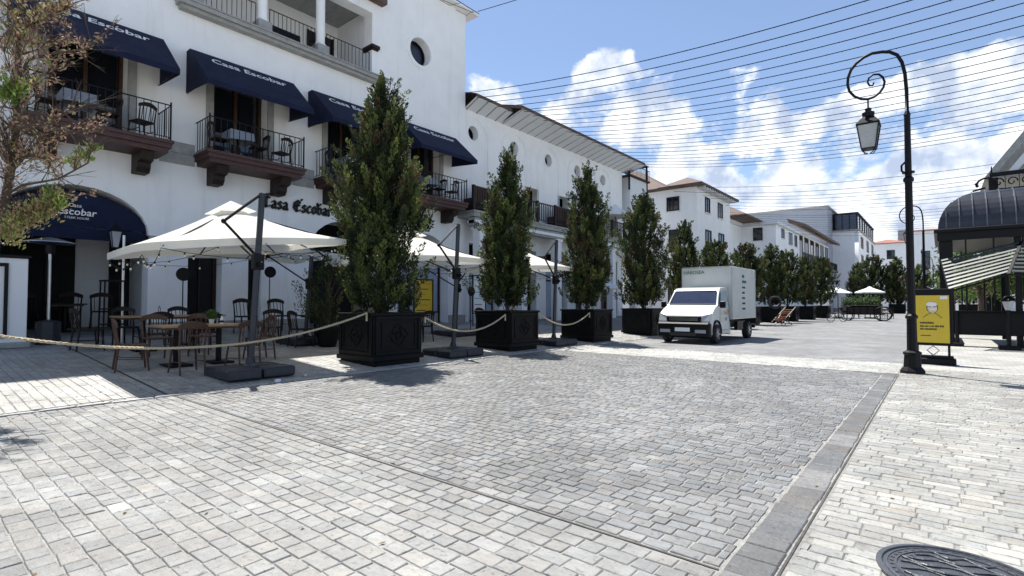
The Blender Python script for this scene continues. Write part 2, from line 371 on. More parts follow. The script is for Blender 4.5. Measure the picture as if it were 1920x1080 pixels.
# ------------------------------------------------------------ ground
MB().add([(-900,-300,-.06),(900,-300,-.06),(900,1500,-.06),(-900,1500,-.06)], [(0,1,2,3)]).build('ground', 'ground', kind='structure')
road = MB().add([(-8.25,-4,0),(-.62,-4,0),(-.62,11.8,0),(-8.25,11.8,0)], [(0,1,2,3)]).build('road', 'joint', kind='structure')
band = MB().add([(-8.25,11.8,0),(-.62,11.8,0),(-.62,14.05,0),(-8.25,14.05,0)], [(0,1,2,3)]).build('crossing_band', 'jointd', kind='structure')
MB().add([(-8.25,14.05,.006),(-.62,14.05,.006),(-.62,160,.006),(-8.25,160,.006)], [(0,1,2,3)]).build('road', 'farroad', kind='structure')
pave = MB().add([(-.62,-3,.0),(9,-3,.0),(9,13,.0),(-.62,13,.0)], [(0,1,2,3)]).build('right_pavement', 'jointd', kind='structure')
MB().add([(-.62,13,.006),(30,13,.006),(30,160,.006),(-.62,160,.006)], [(0,1,2,3)]).build('right_pavement', 'farlight', kind='structure')
b_ = MB(); b_.add([(-8.25,-6,0),(-8.25,160,0),(-20.5,160,tz(-20.5)),(-20.5,-6,tz(-20.5))], [(3,2,1,0)])
terr = b_.build('terrace_pavement', 'jointd', kind='structure')
# dark expansion joints are the gaps left between the stone fields
def inview(p):
    q = Vector(p)-CAMP; d = q.dot(FWD)
    if d < .3: return None
    x = q.dot(RGT)/d*975/960; y = q.dot(UPV)/d*975/540
    return d if abs(x) < 1.12 and abs(y) < 1.12 else None
STONE_TINTS = {}
def stone_mesh(key, tint, h):
    """unit stone 1x1 in plan with worn, chamfered top"""
    k = (key, h)
    e = .045
    mb = MB()
    v = [(-.5,-.5,0),(.5,-.5,0),(.5,.5,0),(-.5,.5,0),(-.5+.02,-.5+.02,h*.6),(.5-.02,-.5+.02,h*.6),(.5-.02,.5-.02,h*.6),(-.5+.02,.5-.02,h*.6),
         (-.5+e,-.5+e,h),(.5-e,-.5+e,h*.96),(.5-e,.5-e,h),(-.5+e,.5-e,h*1.03)]
    f = [(0,1,5,4),(1,2,6,5),(2,3,7,6),(3,0,4,7),(4,5,9,8),(5,6,10,9),(6,7,11,10),(7,4,8,11),(8,9,10,11)]
    jr = random.Random(key*7+3); jx = [(jr.uniform(-.03,.03), jr.uniform(-.035,.035)) for _ in range(4)]
    v = [(x+jx[i%4][0], y+jx[i%4][1], z) for i, (x, y, z) in enumerate(v)]
    mb.add(v, f, tint); return mb.mesh('paving_stone', M['stone_obj'])
def field(parent, x0, x1, y0, y1, L, W, tintf, nobj=300, h=.007, zf=lambda x: 0, name='paving_stone', along='x', gap=.008, jit=.012, skip=None, mates=None, orient=None):
    """rows of stones; the ones showing largest become objects, the rest one stuff mesh"""
    S = []
    A0, A1, B0, B1 = (x0, x1, y0, y1) if along == 'x' else (y0, y1, x0, x1)
    nrow = max(1, round((B1-B0)/W)); Wr = (B1-B0)/nrow
    for r in range(nrow):
        b0 = B0+r*Wr; a = A0 - random.random()*L
        while a < A1:
            l = L*random.uniform(.72, 1.28); s0 = max(a, A0); s1 = min(a+l, A1); a += l
            if s1-s0 < .035: continue
            ca, cb = (s0+s1)/2, b0+Wr/2
            la, lb = s1-s0-gap*random.uniform(.7,1.4), Wr-gap*random.uniform(.7,1.5)
            cx, cy, sx, sy = (ca, cb, la, lb) if along == 'x' else (cb, ca, lb, la)
            if skip and skip(cx, cy): continue
            d = inview((cx, cy, zf(cx)))
            S.append((cx, cy, sx, sy, d if d else 1e6+cx*cx+cy*cy))
    S.sort(key=lambda t: t[4])
    meshes = [stone_mesh(i, tintf(), 1.0) for i in range(14)] if nobj else []
    slope = 0
    for cx, cy, sx, sy, d in S[:nobj]:
        o = bpy.data.objects.new(name, random.choice(meshes)); COL.objects.link(o); o.parent = parent
        o.location = (cx, cy, zf(cx)); o.scale = (sx, sy, h*random.uniform(.75, 1.2))
        o.rotation_euler = (random.gauss(0,.012), random.gauss(0,.012)+ (math.atan(TS) if zf(cx) > .001 else 0), random.gauss(0,.018) + (PI if random.random() < .5 else 0))
    rest = S[nobj:]
    if rest:
        A = np.array(rest)[:, :4]; n = len(A); e = .05
        base = np.array([(-.5,-.5,0),(.5,-.5,0),(.5,.5,0),(-.5,.5,0),(-.5+e,-.5+e,1),(.5-e,-.5+e,1),(.5-e,.5-e,1),(-.5+e,.5-e,1)])
        V = np.zeros((n, 8, 3)); ang = rng.normal(0, .02, n); ca, sa = np.cos(ang)[:,None], np.sin(ang)[:,None]
        px = base[None,:,0]*A[:,2:3]; py = base[None,:,1]*A[:,3:4]
        V[:,:,0] = A[:,0:1]+px*ca-py*sa; V[:,:,1] = A[:,1:2]+px*sa+py*ca
        V[:,:,2] = base[None,:,2]*h*rng.uniform(.7,1.25,(n,1)) + base[None,:,2]*rng.normal(0,.0004,(n,8))
        jt = rng.uniform(-.0042,.0042,(n,4,2)); V[:,:4,:2] += jt; V[:,4:,:2] += jt
        zz = np.vectorize(zf)(V[:,:,0]); V[:,:,2] += zz
        fb = np.array([(0,1,5,4),(1,2,6,5),(2,3,7,6),(3,0,4,7),(4,5,6,7)])
        Fc = (fb[None]+np.arange(n)[:,None,None]*8).reshape(-1,4)
        me = bpy.data.meshes.new(name); me.vertices.add(n*8); me.vertices.foreach_set('co', V.reshape(-1).astype(np.float32))
        me.loops.add(len(Fc)*4); me.loops.foreach_set('vertex_index', Fc.reshape(-1).astype(np.int32))
        me.polygons.add(len(Fc)); me.polygons.foreach_set('loop_start', np.arange(0, len(Fc)*4, 4, dtype=np.int32))
        me.polygons.foreach_set('use_smooth', np.zeros(len(Fc), dtype=bool)); me.update(calc_edges=True); me.validate()
        at = me.color_attributes.new('tint', 'FLOAT_COLOR', 'POINT'); cols = np.array([tintf() for _ in range(n)], np.float32)
        arr = np.ones((n, 8, 4), np.float32); arr[:,:,:3] = cols[:,None,:]; at.data.foreach_set('color', arr.ravel()); me.materials.append(M['stone'])
        link(name+'s', me, parent, kind='stuff')
def tint(base, spread=.22, warm=.03):
    def f():
        k = math.exp(random.gauss(0, spread)); w = random.gauss(0, warm)
        return (base[0]*k*(1+w), base[1]*k, base[2]*k*(1-w))
    return f
# camera side of the joint, then the main field, border, band, right pavement and terrace
field(road, -8.25, -.86, -2.2, 2.60, .155, .112, tint((.222,.22,.21), .10, .02), 210)
field(road, -8.25, -.86, 2.64, 11.76, .135, .098, tint((.182,.180,.174), .13, .025), 90)
field(road, -.85, -.635, -2.2, 11.76, .20, .215, tint((.135,.133,.128), .2, .03), 60, along='y', h=.009, name='border_stone', gap=.009)
field(band, -8.25, -.635, 11.84, 14.02, .2, .1, tint((.42,.41,.375), .08, .02), 0, h=.006)
MANX, MANY, MANR = .055, 3.255, .30
field(pave, -.60, 8, -1.2, 13, .19, .098, tint((.325,.318,.29), .11, .02), 300, gap=.006, skip=lambda x, y: (x-MANX)**2+(y-MANY)**2 < (MANR+.05)**2)
field(terr, -8.36, -8.27, -3, 20, .4, .09, tint((.42,.41,.38), .1, .02), 30, along='y', name='kerb_stone', h=.02)
field(terr, -16.3, -8.39, -3, 2.56, .2, .115, tint((.34,.332,.31), .08, .02), 0, zf=tz, h=.008, gap=.007)
field(terr, -16.3, -8.39, 2.60, 19, .2, .115, tint((.34,.332,.31), .08, .02), 0, zf=tz, h=.008, gap=.007)
for nm, x0, x1, y0, y1, z in (('expansion_joint',-8.25,-.86,2.613,2.627,.0055),('expansion_joint',-8.25,-.635,11.797,11.809,.005),('expansion_joint',-8.275,-8.25,-3,11.8,.006),('expansion_joint',-.628,-.616,-1,11.8,.005),('expansion_joint',-.60,9,11.42,11.445,.006)):
    MB().box(x0,x1,y0,y1,-.01,z).build(nm, 'groove', road)
MB().add([(-8.4,2.565,tz(-8.4)+.006),(-8.4,2.595,tz(-8.4)+.006),(-16.2,2.595,tz(-16.2)+.006),(-16.2,2.565,tz(-16.2)+.006)], [(0,1,2,3)]).build('expansion_joint', 'groove', terr)
# manhole cover
mh = empty('manhole_cover', 'round cast iron manhole cover with raised relief in the pale pavement', 'manhole cover', (MANX, MANY, .004))
MB().lathe([(MANR+.035,0),(MANR+.035,.013),(MANR+.012,.015),(MANR+.008,.006)], n=48).build('rim', 'iron', mh)
mb = MB().lathe([(MANR,0),(MANR,.010),(MANR-.012,.012),(MANR-.014,.008)], n=48); mb.build('cover', 'iron', mh)
mb = MB()
def ring(mb, r0, r1, z0, z1, n=48):
    for i in range(n):
        a, b = 2*PI*i/n, 2*PI*(i+1)/n
        P = [(r*math.cos(t), r*math.sin(t), z) for z in (z0, z1) for r in (r0, r1) for t in (a, b)]
        mb.add(P, [(4,6,7,5),(0,1,5,4),(2,6,7,3)])
ring(mb, MANR-.05, MANR-.042, .008, .013)
for k in range(40):
    a = 2*PI*k/40; r = MANR-.028; c_, s_ = math.cos(a), math.sin(a)
    mb.add([(r*c_-.008*s_-.008*c_, r*s_+.008*c_-.008*s_, .012),(r*c_+.008*s_-.008*c_, r*s_-.008*c_-.008*s_, .012),(r*c_+.008*s_+.008*c_, r*s_-.008*c_+.008*s_, .012),(r*c_-.008*s_+.008*c_, r*s_+.008*c_+.008*s_, .012)], [(0,1,2,3)])
for k in range(9):      # flowing relief
    y = -.20+k*.05; pts = []
    L = math.sqrt(max(.01, (MANR-.065)**2-y*y))
    for i in range(15):
        x = -L+2*L*i/14; pts.append((x, y+.022*math.sin(i*.9+k*1.7), .011))
    mb.tube(pts, [.003+.006*abs(math.sin(i*.8+k)) for i in range(15)], 5)
mb.tube([( -.19+.014*math.cos(t), .09+.014*math.sin(t), .012) for t in np.linspace(0,2*PI,10)], .005, 5)
mb.build('relief', 'iron', mh)

# ------------------------------------------------------------ restaurant building
XW = -16.3
FA = Frame((XW, 0, 0), (0, 1, 0), (1, 0, 0))
def readable(frame):   # for text: reader in front of a +x wall sees +y to the right, so u already runs right
    return frame
A = empty('restaurant_building', 'white stucco restaurant with navy awnings, balconies and black gothic lettering', 'building', (XW, 5, 0))
def PA(mb, name, m, parent=None, **k):
    o = mb.build(name, m, parent or A, **k)
    if (parent or A) is A: o.matrix_parent_inverse = A.matrix_basis.inverted() if False else Matrix.Translation(-Vector(A.location))
    return o
def fixp(o, root): o.matrix_parent_inverse = Matrix.Translation(-Vector(root.location)); return o
AW = [(1.67, 4.68), (5.32, 8.33), (8.97, 11.98), (12.62, 15.63)]
holes = [arch(1.5, 4.5, .3, 3.1, 4.2), rect(5.45, 6.35, .35, 3.05), rect(7.1, 7.5, .35, 3.05), arch(9.1, 11.9, .3, 3.1, 4.2), arch(12.75, 15.45, .3, 3.1, 4.15)]
for a, b in AW: holes.append(rect((a+b)/2-.78, (a+b)/2+.78, 5.45, 8.0))
holes.append(rect(5.5, 11.5, 9.82, 12.2)); holes.append(oval(13.85, 11.6, .55))
PA_ = plate('wall', FA, [(-8,-.1),(16.46,-.1),(16.46,14.3),(12.0,14.3),(12.0,12.6),(-8,12.6)], holes, -.5, 0, 'white', A); fixp(PA_, A)
def partA(mb, name, m, **k):
    o = mb.build(name, m, A, **k); [fixp(q, A) for q in (mb.last if name in SPLIT else [o])]; return o
mb = MB()
mb.box(-28, XW-.5, 16.0, 16.46, 0, 14.3); mb.box(-28, XW-.5, -8, -7.6, 0, 12.6); mb.box(-28, -27.6, -7.6, 16, 0, 12.6)
mb.box(-27.6, -20, 11.6, 12, 12.6, 14.3)
partA(mb, 'side_wall', 'white')
mb = MB(); mb.box(-27.9, XW+.32, -8.2, 11.95, 12.6, 12.8); partA(mb, 'roof', 'tile')  # low out-of-view roof, its height shaped to place the shadow edge
mb = MB(); mb.box(-24.9, XW+.33, 11.75, 16.97, 14.302, 14.415); partA(mb, 'eave_soffit', 'white'); mb = MB()
P = [(-25,11.7,14.43),(XW+.36,11.7,14.43),(XW+.36,17.0,14.43),(-25,17.0,14.43),(-22,14.3,15.9),(-18.6,14.3,15.9)]
mb.add(P, [(0,1,5,4),(1,2,5),(2,3,4,5),(3,0,4)]); partA(mb, 'roof', 'tile')
# rooms behind the openings
mb = MB()
mb.box(-19.4, -19.2, .8, 5.2, .55, 4.3); mb.box(-19.2, XW-.5, .7, .8, .3, 4.3); mb.box(-19.2, XW-.5, 4.85, 4.95, .3, 4.3); mb.box(-19.4, XW-.5, .8, 5.2, 4.3, 4.4)
partA(mb, 'porch_wall', 'white')
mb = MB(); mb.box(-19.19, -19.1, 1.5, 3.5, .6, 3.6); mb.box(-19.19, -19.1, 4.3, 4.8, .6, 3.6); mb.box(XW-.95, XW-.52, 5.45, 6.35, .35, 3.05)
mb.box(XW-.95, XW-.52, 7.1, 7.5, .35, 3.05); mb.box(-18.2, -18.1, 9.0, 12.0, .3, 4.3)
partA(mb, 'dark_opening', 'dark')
mb = MB()
for a in (2.15, 2.85): mb.box(-19.09, -19.04, a, a+.06, .6, 3.6)
mb.box(XW-.5, XW-.4, 5.45, 5.55, .35, 3.05); mb.box(XW-.5, XW-.4, 6.25, 6.35, .35, 3.05); mb.box(XW-.5, XW-.42, 5.87, 5.93, .35, 3.05)
partA(mb, 'door_frame', 'brown')
mb = MB()
mb.box(XW-.62, XW-.55, 12.8, 15.4, .9, 3.05); partA(mb, 'shopfront_glass', 'paleglass')
mb = MB(); mb.box(XW-.62, XW-.52, 12.8, 15.4, .4, .9); mb.box(XW-.62, XW-.52, 12.8, 15.4, 3.05, 4.3); partA(mb, 'shopfront_panel', 'grey')
mb = MB()
for y in (12.8, 13.7, 14.6, 15.34): mb.box(XW-.55, XW-.5, y, y+.07, .4, 3.05)
mb.box(XW-.55, XW-.49, 12.8, 15.4, .88, .94); mb.box(XW-.55, XW-.49, 12.8, 15.4, 3.0, 3.07); partA(mb, 'shopfront_frame', 'brown')
# impost blocks and low plinth
mb = MB()
for y in (4.5, 9.1-.45, 11.9, 15.45): mb.box(XW-.48, XW+.06, y, y+.42, 2.98, 3.1)
partA(mb, 'impost', 'grey')
for y0, y1 in ((-8,1.5),(4.5,5.45),(6.35,7.1),(7.5,9.1),(11.9,12.75),(15.45,16.46)):
    mb = MB(); mb.box(XW, XW+.04, y0+.01, y1-.01, .3, .78); partA(mb, 'plinth', 'grey')
# belt course in stones between the balconies
mb = MB(); ys = -8
for y0, y1 in ((-8,1.9),(4.71,5.57),(8.36,9.21),(12.01,12.86),(15.62,16.46)):
    n = max(1, round((y1-y0)/.62))
    for k in range(n):
        for r in range(2):
            a = y0+(y1-y0)*k/n; b = y0+(y1-y0)*(k+1)/n
            mb2 = MB(); mb2.box(XW+.001, XW+.035+.006*random.random(), a+.006, b-.006, 5.16+r*.31, 5.16+r*.31+.30)
            if y0 > -1: partA(mb2, 'belt_stone', 'grey')
# windows / french doors, awnings, balconies
def awning(y0, y1):
    mb = MB(); XF = -14.75; zt = 8.4; zb = 7.2
    prof = [(XW+.005, zt), (XW+.26, zt), (XF, zb+.02), (XF, zb-.13)]
    V = []
    for y in (y0, y1):
        for x, z in prof: V.append((x, y, z))
    V += [(XW+.005, y0, zb), (XW+.005, y1, zb)]
    F = [(0,4,5,1),(1,5,6,2),(2,6,7,3)]; mb.add(V, F)
    mb.add([V[0],V[1],V[2],V[3],V[8]], [(0,1,2,3,4)]); mb.add([V[4],V[5],V[6],V[7],V[9]], [(4,3,2,1,0)])
    o = partA(mb, 'awning', 'navy')
    # frame tubes under the cloth
    fr = MB(); 
    for y in (y0+.03, y1-.03, (y0+y1)/2): fr.tube([(XW, y, zb), (XF-.02, y, zb-.02)], .012, 5)
    fr.tube([(XF-.03, y0+.03, zb-.02), (XF-.03, y1-.03, zb-.02)], .012, 5)
    fo = fr.build('awning_frame', 'metal', o)
    # lettering on the slope
    ux = Vector((0,1,0)); d = Vector((XF-XW-.26, 0, zb+.02-zt)).normalized(); nn = Vector((-d.z, 0, d.x))
    fr2 = Frame((XW+.26, 0, zt), (0,1,0), nn)
    cu = bpy.data.curves.new('t', 'FONT'); cu.body = 'Casa Escobar'; cu.size = .40; cu.align_x = 'CENTER'; cu.resolution_u = 2; cu.shear = .15; cu.offset = .008
    ob = bpy.data.objects.new('t', cu); me = bpy.data.meshes.new_from_object(ob); bpy.data.objects.remove(ob)
    mt = Matrix.Identity(4)
    for i in range(3): mt[i][0] = (0,1,0)[i]; mt[i][1] = (-d)[i]; mt[i][2] = nn[i]; mt[i][3] = (Vector((XW+.26,(y0+y1)/2,zt)) + d*.52 + nn*.008)[i]
    me.transform(mt); me.materials.clear(); me.materials.append(M['whiteprint']); link('lettering', me, o)
    return o
def balus(parent, p0, p1, z0, z1, step=.16, r=.011, mesh_cache={}):
    key = (round(z1-z0, 3), r)
    if key not in mesh_cache: mesh_cache[key] = MB().tube([(0,0,0),(0,0,z1-z0)], r, 4).mesh('baluster', M['metal'])
    a, b = Vector(p0), Vector(p1); n = max(1, round((b-a).length/step))
    for i in range(n+1):
        p = a.lerp(b, i/n); o = link('baluster', mesh_cache[key], parent, loc=(p.x, p.y, z0))
def balcony(y0, y1, root, part):
    XB = -15.3
    mb = MB(); mb.box(XW+.002, XB, y0, y1, 5.30, 5.50); mb.box(XW+.002, XB+.04, y0-.04, y1+.04, 5.42, 5.50); mb.box(XW+.002, XB-.06, y0+.06, y1-.06, 5.18, 5.30)
    o = part(mb, 'balcony', 'fascia')
    for y in (y0+.32, y1-.62):
        br = MB(); pr = [(XW+.002,4.68),(XW+.40,4.68),(XW+.50,4.80),(XW+.52,4.92),(XW+.72,4.96),(XW+.80,5.17),(XW+.002,5.17)]
        br.prism([(x, y, z) for x, z in pr], (0,.3,0)); br.build('bracket', 'brown', o)
        
    rl = MB(); zt = 6.42
    for x_, y_ in ((XB-.03,y0+.03),(XB-.03,y1-.03)): rl.tube([(x_,y_,5.5),(x_,y_,zt+.08)], .024, 4)
    rl.tube([(XW,y0+.03,zt),(XB-.03,y0+.03,zt),(XB-.03,y1-.03,zt),(XW,y1-.03,zt)], .018, 4)
    rl.tube([(XW,y0+.03,5.58),(XB-.03,y0+.03,5.58),(XB-.03,y1-.03,5.58),(XW,y1-.03,5.58)], .012, 4)
    rl.build('handrail', 'metal', o)
    balus(o, (XB-.03,y0+.16,0), (XB-.03,y1-.16,0), 5.58, zt); balus(o, (XW+.12,y0+.03,0), (XB-.18,y0+.03,0), 5.58, zt); balus(o, (XW+.12,y1-.03,0), (XB-.18,y1-.03,0), 5.58, zt)
    return o
BALC = [(1.9,4.7),(5.57,8.35),(9.22,12.0),(12.87,15.61)]
for (a, b), (c_, d_) in zip(AW, BALC):
    cy = (a+b)/2
    mb = MB(); mb.box(XW-.75, XW-.48, cy-.85, cy+.85, 5.4, 8.05); w = partA(mb, 'window', 'glass')
    fm = MB()
    for y in (cy-.78, cy-.04, cy+.70): fm.box(XW-.48, XW-.38, y, y+.08, 5.46, 8.0)
    fm.box(XW-.48, XW-.38, cy-.7, cy-.04, 7.9, 8.0); fm.box(XW-.48, XW-.38, cy+.04, cy+.7, 7.9, 8.0)
    for y in (cy-.7, cy+.04): fm.box(XW-.47, XW-.4, y, y+.66, 6.3, 6.36)
    fm.build('frame', 'wood', w)
    jb = MB(); jb.box(XW+.002, XW+.05, cy-.98, cy-.785, 5.5, 8.1); jb.box(XW+.002, XW+.05, cy+.785, cy+.98, 5.5, 8.1); jb.build('jamb', 'grey', w)
    cl = MB(); cl.box(XW-.33, XW-.31, cy-.6, cy+.5, 6.1, 6.45); 
    awning(a, b); balcony(c_, d_, A, partA)
# round window, loggia
mb = MB(); mb.box(XW-.55, XW-.45, 13.2, 14.5, 10.9, 12.3); w = partA(mb, 'round_window', 'glassblue')
fr = plate('frame', FA, oval(13.85, 11.6, .72), [oval(13.85, 11.6, .56)], 0, .03, 'white', w)
fr = plate('frame', FA, oval(13.85, 11.6, .54), [oval(13.85, 11.6, .47)], -.44, -.36, 'metal', w)
mb = MB(); mb.box(XW-2.6, XW-2.5, 5.4, 11.6, 9.7, 12.5); mb.box(XW-2.5, XW-.5, 5.3, 5.4, 9.7, 12.5); mb.box(XW-2.5, XW-.5, 11.6, 11.7, 9.7, 12.5)
partA(mb, 'loggia_wall', 'white')
mb = MB(); mb.box(XW-2.6, XW-.5, 5.3, 11.7, 9.6, 9.7); mb.box(XW-2.6, XW-.5, 5.3, 11.7, 12.5, 12.59); partA(mb, 'loggia_floor', 'grey')
mb = MB(); mb.box(XW-2.49, XW-2.44, 10.3, 11.3, 9.7, 11.9); d = partA(mb, 'door', 'glass')
fm = MB()
for y in (10.25, 10.78, 11.3): fm.box(XW-2.44, XW-2.38, y, y+.06, 9.7, 11.9)
fm.build('frame', 'brown', d)
mb = MB(); mb.box(XW+.002, XW+.34, 5.02, 12.0, 9.60, 9.72); mb.box(XW+.002, XW+.24, 5.1, 11.93, 9.50, 9.60); mb.box(XW+.002, XW+.38, 4.98, 12.04, 9.72, 9.76); partA(mb, 'ledge', 'grey')
for y in (5.5, 7.5, 9.5):
    mb = MB(); mb.bbox(XW-.42, XW+.06, y-.22, y+.22, 9.83, 10.2, .015); p_ = partA(mb, 'pedestal', 'grey')
    cb = MB(); cb.lathe([(.2,10.2),(.2,10.26),(.15,10.3),(.15,11.9),(.2,12.0),(.2,12.19)], XW-.18, y, 20); cb.build('column', 'white', p_, smooth=False)
mb = MB(); mb.box(XW-.5, XW+.12, 11.42, 11.78, 10.86, 10.98); mb.box(XW-.5, XW+.07, 11.46, 11.74, 10.8, 10.86); partA(mb, 'impost', 'brown')
for y0, y1 in ((5.72,7.28),(7.72,9.28),(9.72,11.48)):
    mb = MB(); mb.tube([(XW-.15,y0,10.72),(XW-.15,y1,10.72)], .016, 4); mb.tube([(XW-.15,y0,9.92),(XW-.15,y1,9.92)], .012, 4)
    for y_ in (y0,y1): mb.tube([(XW-.15,y_,9.83),(XW-.15,y_,10.74)], .014, 4)
    o = partA(mb, 'railing', 'metal'); balus(o, (XW-.15,y0+.14,0), (XW-.15,y1-.14,0), 9.92, 10.72, .15, .010)
# gothic lettering with a broad nib
def nib(mb, pts, w=.055, ang=40, t=.03, frame=FA, u0=0, v0=0, s=1, n0=.03):
    n = Vector((math.cos(R(ang)), math.sin(R(ang))))*w/2; th = Vector((-n.y, n.x))*.35
    for (a, b) in zip(pts[:-1], pts[1:]):
        a = Vector(a)*s; b = Vector(b)*s
        P = sorted([a+n+th, a-n+th, a-n-th, a+n-th, b+n+th, b-n+th, b-n-th, b+n-th], key=lambda p: (p.x, p.y))
        def half(L):
            h = []
            for p in L:
                while len(h) > 1 and (h[-1]-h[-2]).cross(p-h[-1]) <= 0: h.pop()
                h.append(p)
            return h
        hull = half(P)[:-1] + half(list(reversed(P)))[:-1]
        q = [frame.p(u0+p.x, v0+p.y, n0) for p in hull]
        mb.prism(q, frame.n*t)
GL = {
 'C': ([[(.62,.86),(.40,.98),(.14,.80),(.10,.30),(.34,.04),(.64,.18)],[(.36,.90),(.34,.12)],[(.30,1.16),(.36,1.10)],[(.50,1.2),(.56,1.14)]], .72),
 'a': ([[(.10,.56),(.28,.66),(.40,.54),(.40,.10),(.50,.02)],[(.40,.38),(.12,.28),(.10,.10),(.26,.02),(.40,.12)]], .54),
 's': ([[(.40,.56),(.24,.66),(.10,.50),(.36,.28),(.34,.08),(.18,.0),(.06,.12)]], .48),
 'E': ([[(.66,.88),(.40,1.0),(.14,.80),(.10,.30),(.34,.02),(.70,.16)],[(.38,.92),(.36,.10)],[(.08,.5),(.62,.56)],[(.66,.88),(.60,.70)],[(.80,1.16),(.86,1.10)]], .80),
 'c': ([[(.40,.56),(.26,.66),(.10,.52),(.10,.12),(.24,.0),(.42,.12)]], .48),
 'o': ([[(.26,.66),(.10,.52),(.10,.14),(.26,.0),(.42,.14),(.42,.52),(.26,.66)]], .52),
 'b': ([[(.04,1.02),(.12,.92),(.12,.12),(.28,.0),(.44,.14),(.44,.50),(.28,.62),(.12,.52)],[(.0,.80),(.3,.86)],[(.36,1.0),(.42,.94)]], .54),
 'r': ([[(.06,.60),(.14,.56),(.14,.04),(.20,.0)],[(.14,.50),(.30,.66),(.42,.54)]], .46), ' ': ([], .42)}
u = 7.48
for ch in 'Casa Escobar':
    st, adv = GL[ch]; 
    if st:
        mb = MB()
        for s_ in st: nib(mb, s_, .075, 40, .03, FA, u, 4.30, .36)
        partA(mb, 'letter', 'blackprint')
    u += adv*.36*1.02
# arch awning (dark dome with small lettering)
mb = MB(); n = 14; V = []; 
for i in range(n+1):
    t = PI*i/n
    V.append((XW-.45, 3.0+1.48*math.cos(t), 3.12+1.03*math.sin(t)))
    V.append((XW-.12, 3.0+1.48*math.cos(t), 3.12+.06+.86*math.sin(t)*.98))
F = [(2*i, 2*i+1, 2*i+3, 2*i+2) for i in range(n)]; mb.add(V, F)
front = [V[2*i+1] for i in range(n+1)]
mb.add(front, [tuple(range(n+1))]); mb.box(XW-.15, XW-.12, 1.53, 4.47, 2.88, 3.17)
o = partA(mb, 'arch_awning', 'navy')
def flat_text(body, size, y, z, x, m, parent, shear=0, name='lettering', off=0, nx=1):
    cu = bpy.data.curves.new('t', 'FONT'); cu.body = body; cu.size = size; cu.align_x = 'CENTER'; cu.resolution_u = 2; cu.shear = shear; cu.offset = off; cu.extrude = .002
    ob = bpy.data.objects.new('t', cu); me = bpy.data.meshes.new_from_object(ob); bpy.data.objects.remove(ob)
    if nx == 1: mt = Matrix(((0,0,1,x),(1,0,0,y),(0,1,0,z),(0,0,0,1)))
    else: mt = Matrix(((1,0,0,x),(0,0,-1,y),(0,1,0,z),(0,0,0,1)))       # faces -y
    me.transform(mt); me.materials.clear(); me.materials.append(M[m]); return link(name, me, parent)
flat_text('Casa', .13, 2.98, 3.66, XW-.105, 'whiteprint', o, .1); flat_text('Escobar', .235, 3.02, 3.47, XW-.105, 'whiteprint', o, .12, off=.003); flat_text('STEAK HOUSE', .075, 3.02, 3.37, XW-.105, 'whiteprint', o)
# ------------------------------------------------------------ arcade building B
B = empty('arcade_building', 'long white building with round windows in blind arches and a brown balcony', 'building', (XW, 17, 0))
def partB(mb, name, m, **k):
    o = mb.build(name, m, B, **k); [fixp(q, B) for q in (mb.last if name in SPLIT else [o])]; return o
RW = [17.04, 20.0, 22.94, 25.87, 28.85]
holes = [oval(y, 9.05, .33, n=20) for y in RW] + [rect(16.8+k*2.95, 18.9+k*2.95, .3, 4.0) for k in range(5)] + [rect(a-.6, a+.6, 5.4, 7.3) for a in (21.5, 24.4, 27.4, 30.2)]
XBW = XW-.08
FB = Frame((XBW, 0, 0), (0,1,0), (1,0,0))
w = plate('wall', FB, rect(16.47, 31.45, 0, 10.05), holes, -.45, 0, 'white', B); fixp(w, B)
mb = MB(); mb.box(-27, XBW-.45, 31.1, 31.45, 0, 10.0); mb.box(-27, -26.7, 16.47, 31.1, 0, 10); partB(mb, 'side_wall', 'white')
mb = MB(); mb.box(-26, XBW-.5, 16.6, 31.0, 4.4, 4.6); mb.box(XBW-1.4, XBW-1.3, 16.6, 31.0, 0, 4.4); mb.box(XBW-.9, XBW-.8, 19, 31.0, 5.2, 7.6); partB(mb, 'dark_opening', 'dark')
for k, y in enumerate(RW):
    mb = MB(); mb.box(XBW-.5, XBW-.4, y-.4, y+.4, 8.6, 9.5); w = partB(mb, 'round_window', 'glassblue')
    o = plate('frame', FB, oval(y, 9.05, .42, n=20), [oval(y, 9.05, .33, n=20)], 0, .025, 'white', w)
    o = plate('frame', FB, oval(y, 9.05, .325, n=20), [oval(y, 9.05, .27, n=20)], -.39, -.30, 'metal', w)
    for q, rr in ((0, 1.02), (1, .90)):
        o = plate('arch_moulding', FB, arch(y-rr, y+rr, 5.45, 8.85, 8.85+rr*.92), [arch(y-rr+.035, y+rr-.035, 5.44, 8.85, 8.85+rr*.92-.035)], 0, .03-.012*q, 'white', B); fixp(o, B)
# roof with soffit and rafters
ZE = 10.45; XE = -15.05
mb = MB()
mb.add([(XBW,19,10.05),(XE,19,ZE),(XE,32.2,ZE),(XBW,32.2,10.05),(XBW,16.47,10.05),(XBW+.75,16.47,ZE-.05),(XBW+.75,19,ZE-.05)], [(0,1,2,3),(4,5,6,0)])
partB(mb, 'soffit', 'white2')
mb = MB(); mb.add([(XE,19,ZE),(XE,32.2,ZE),(XE,32.2,ZE+.16),(XE,19,ZE+.16),(-21.5,19,12.4),(-21.5,32.2,12.4),(XBW+.75,16.47,ZE-.05),(XBW+.75,19,ZE-.05),(XBW+.75,16.47,ZE+.1),(XBW+.75,19,ZE+.1),(-21.5,16.47,12.4),(-27,32.2,10.4),(-27,16.47,10.4)],
    [(0,1,2,3),(3,2,5,4),(6,7,9,8),(8,9,4,10),(10,4,5,11,12),(0,3,4),(1,5,2),(1,11,5)]); partB(mb, 'roof', 'tile')
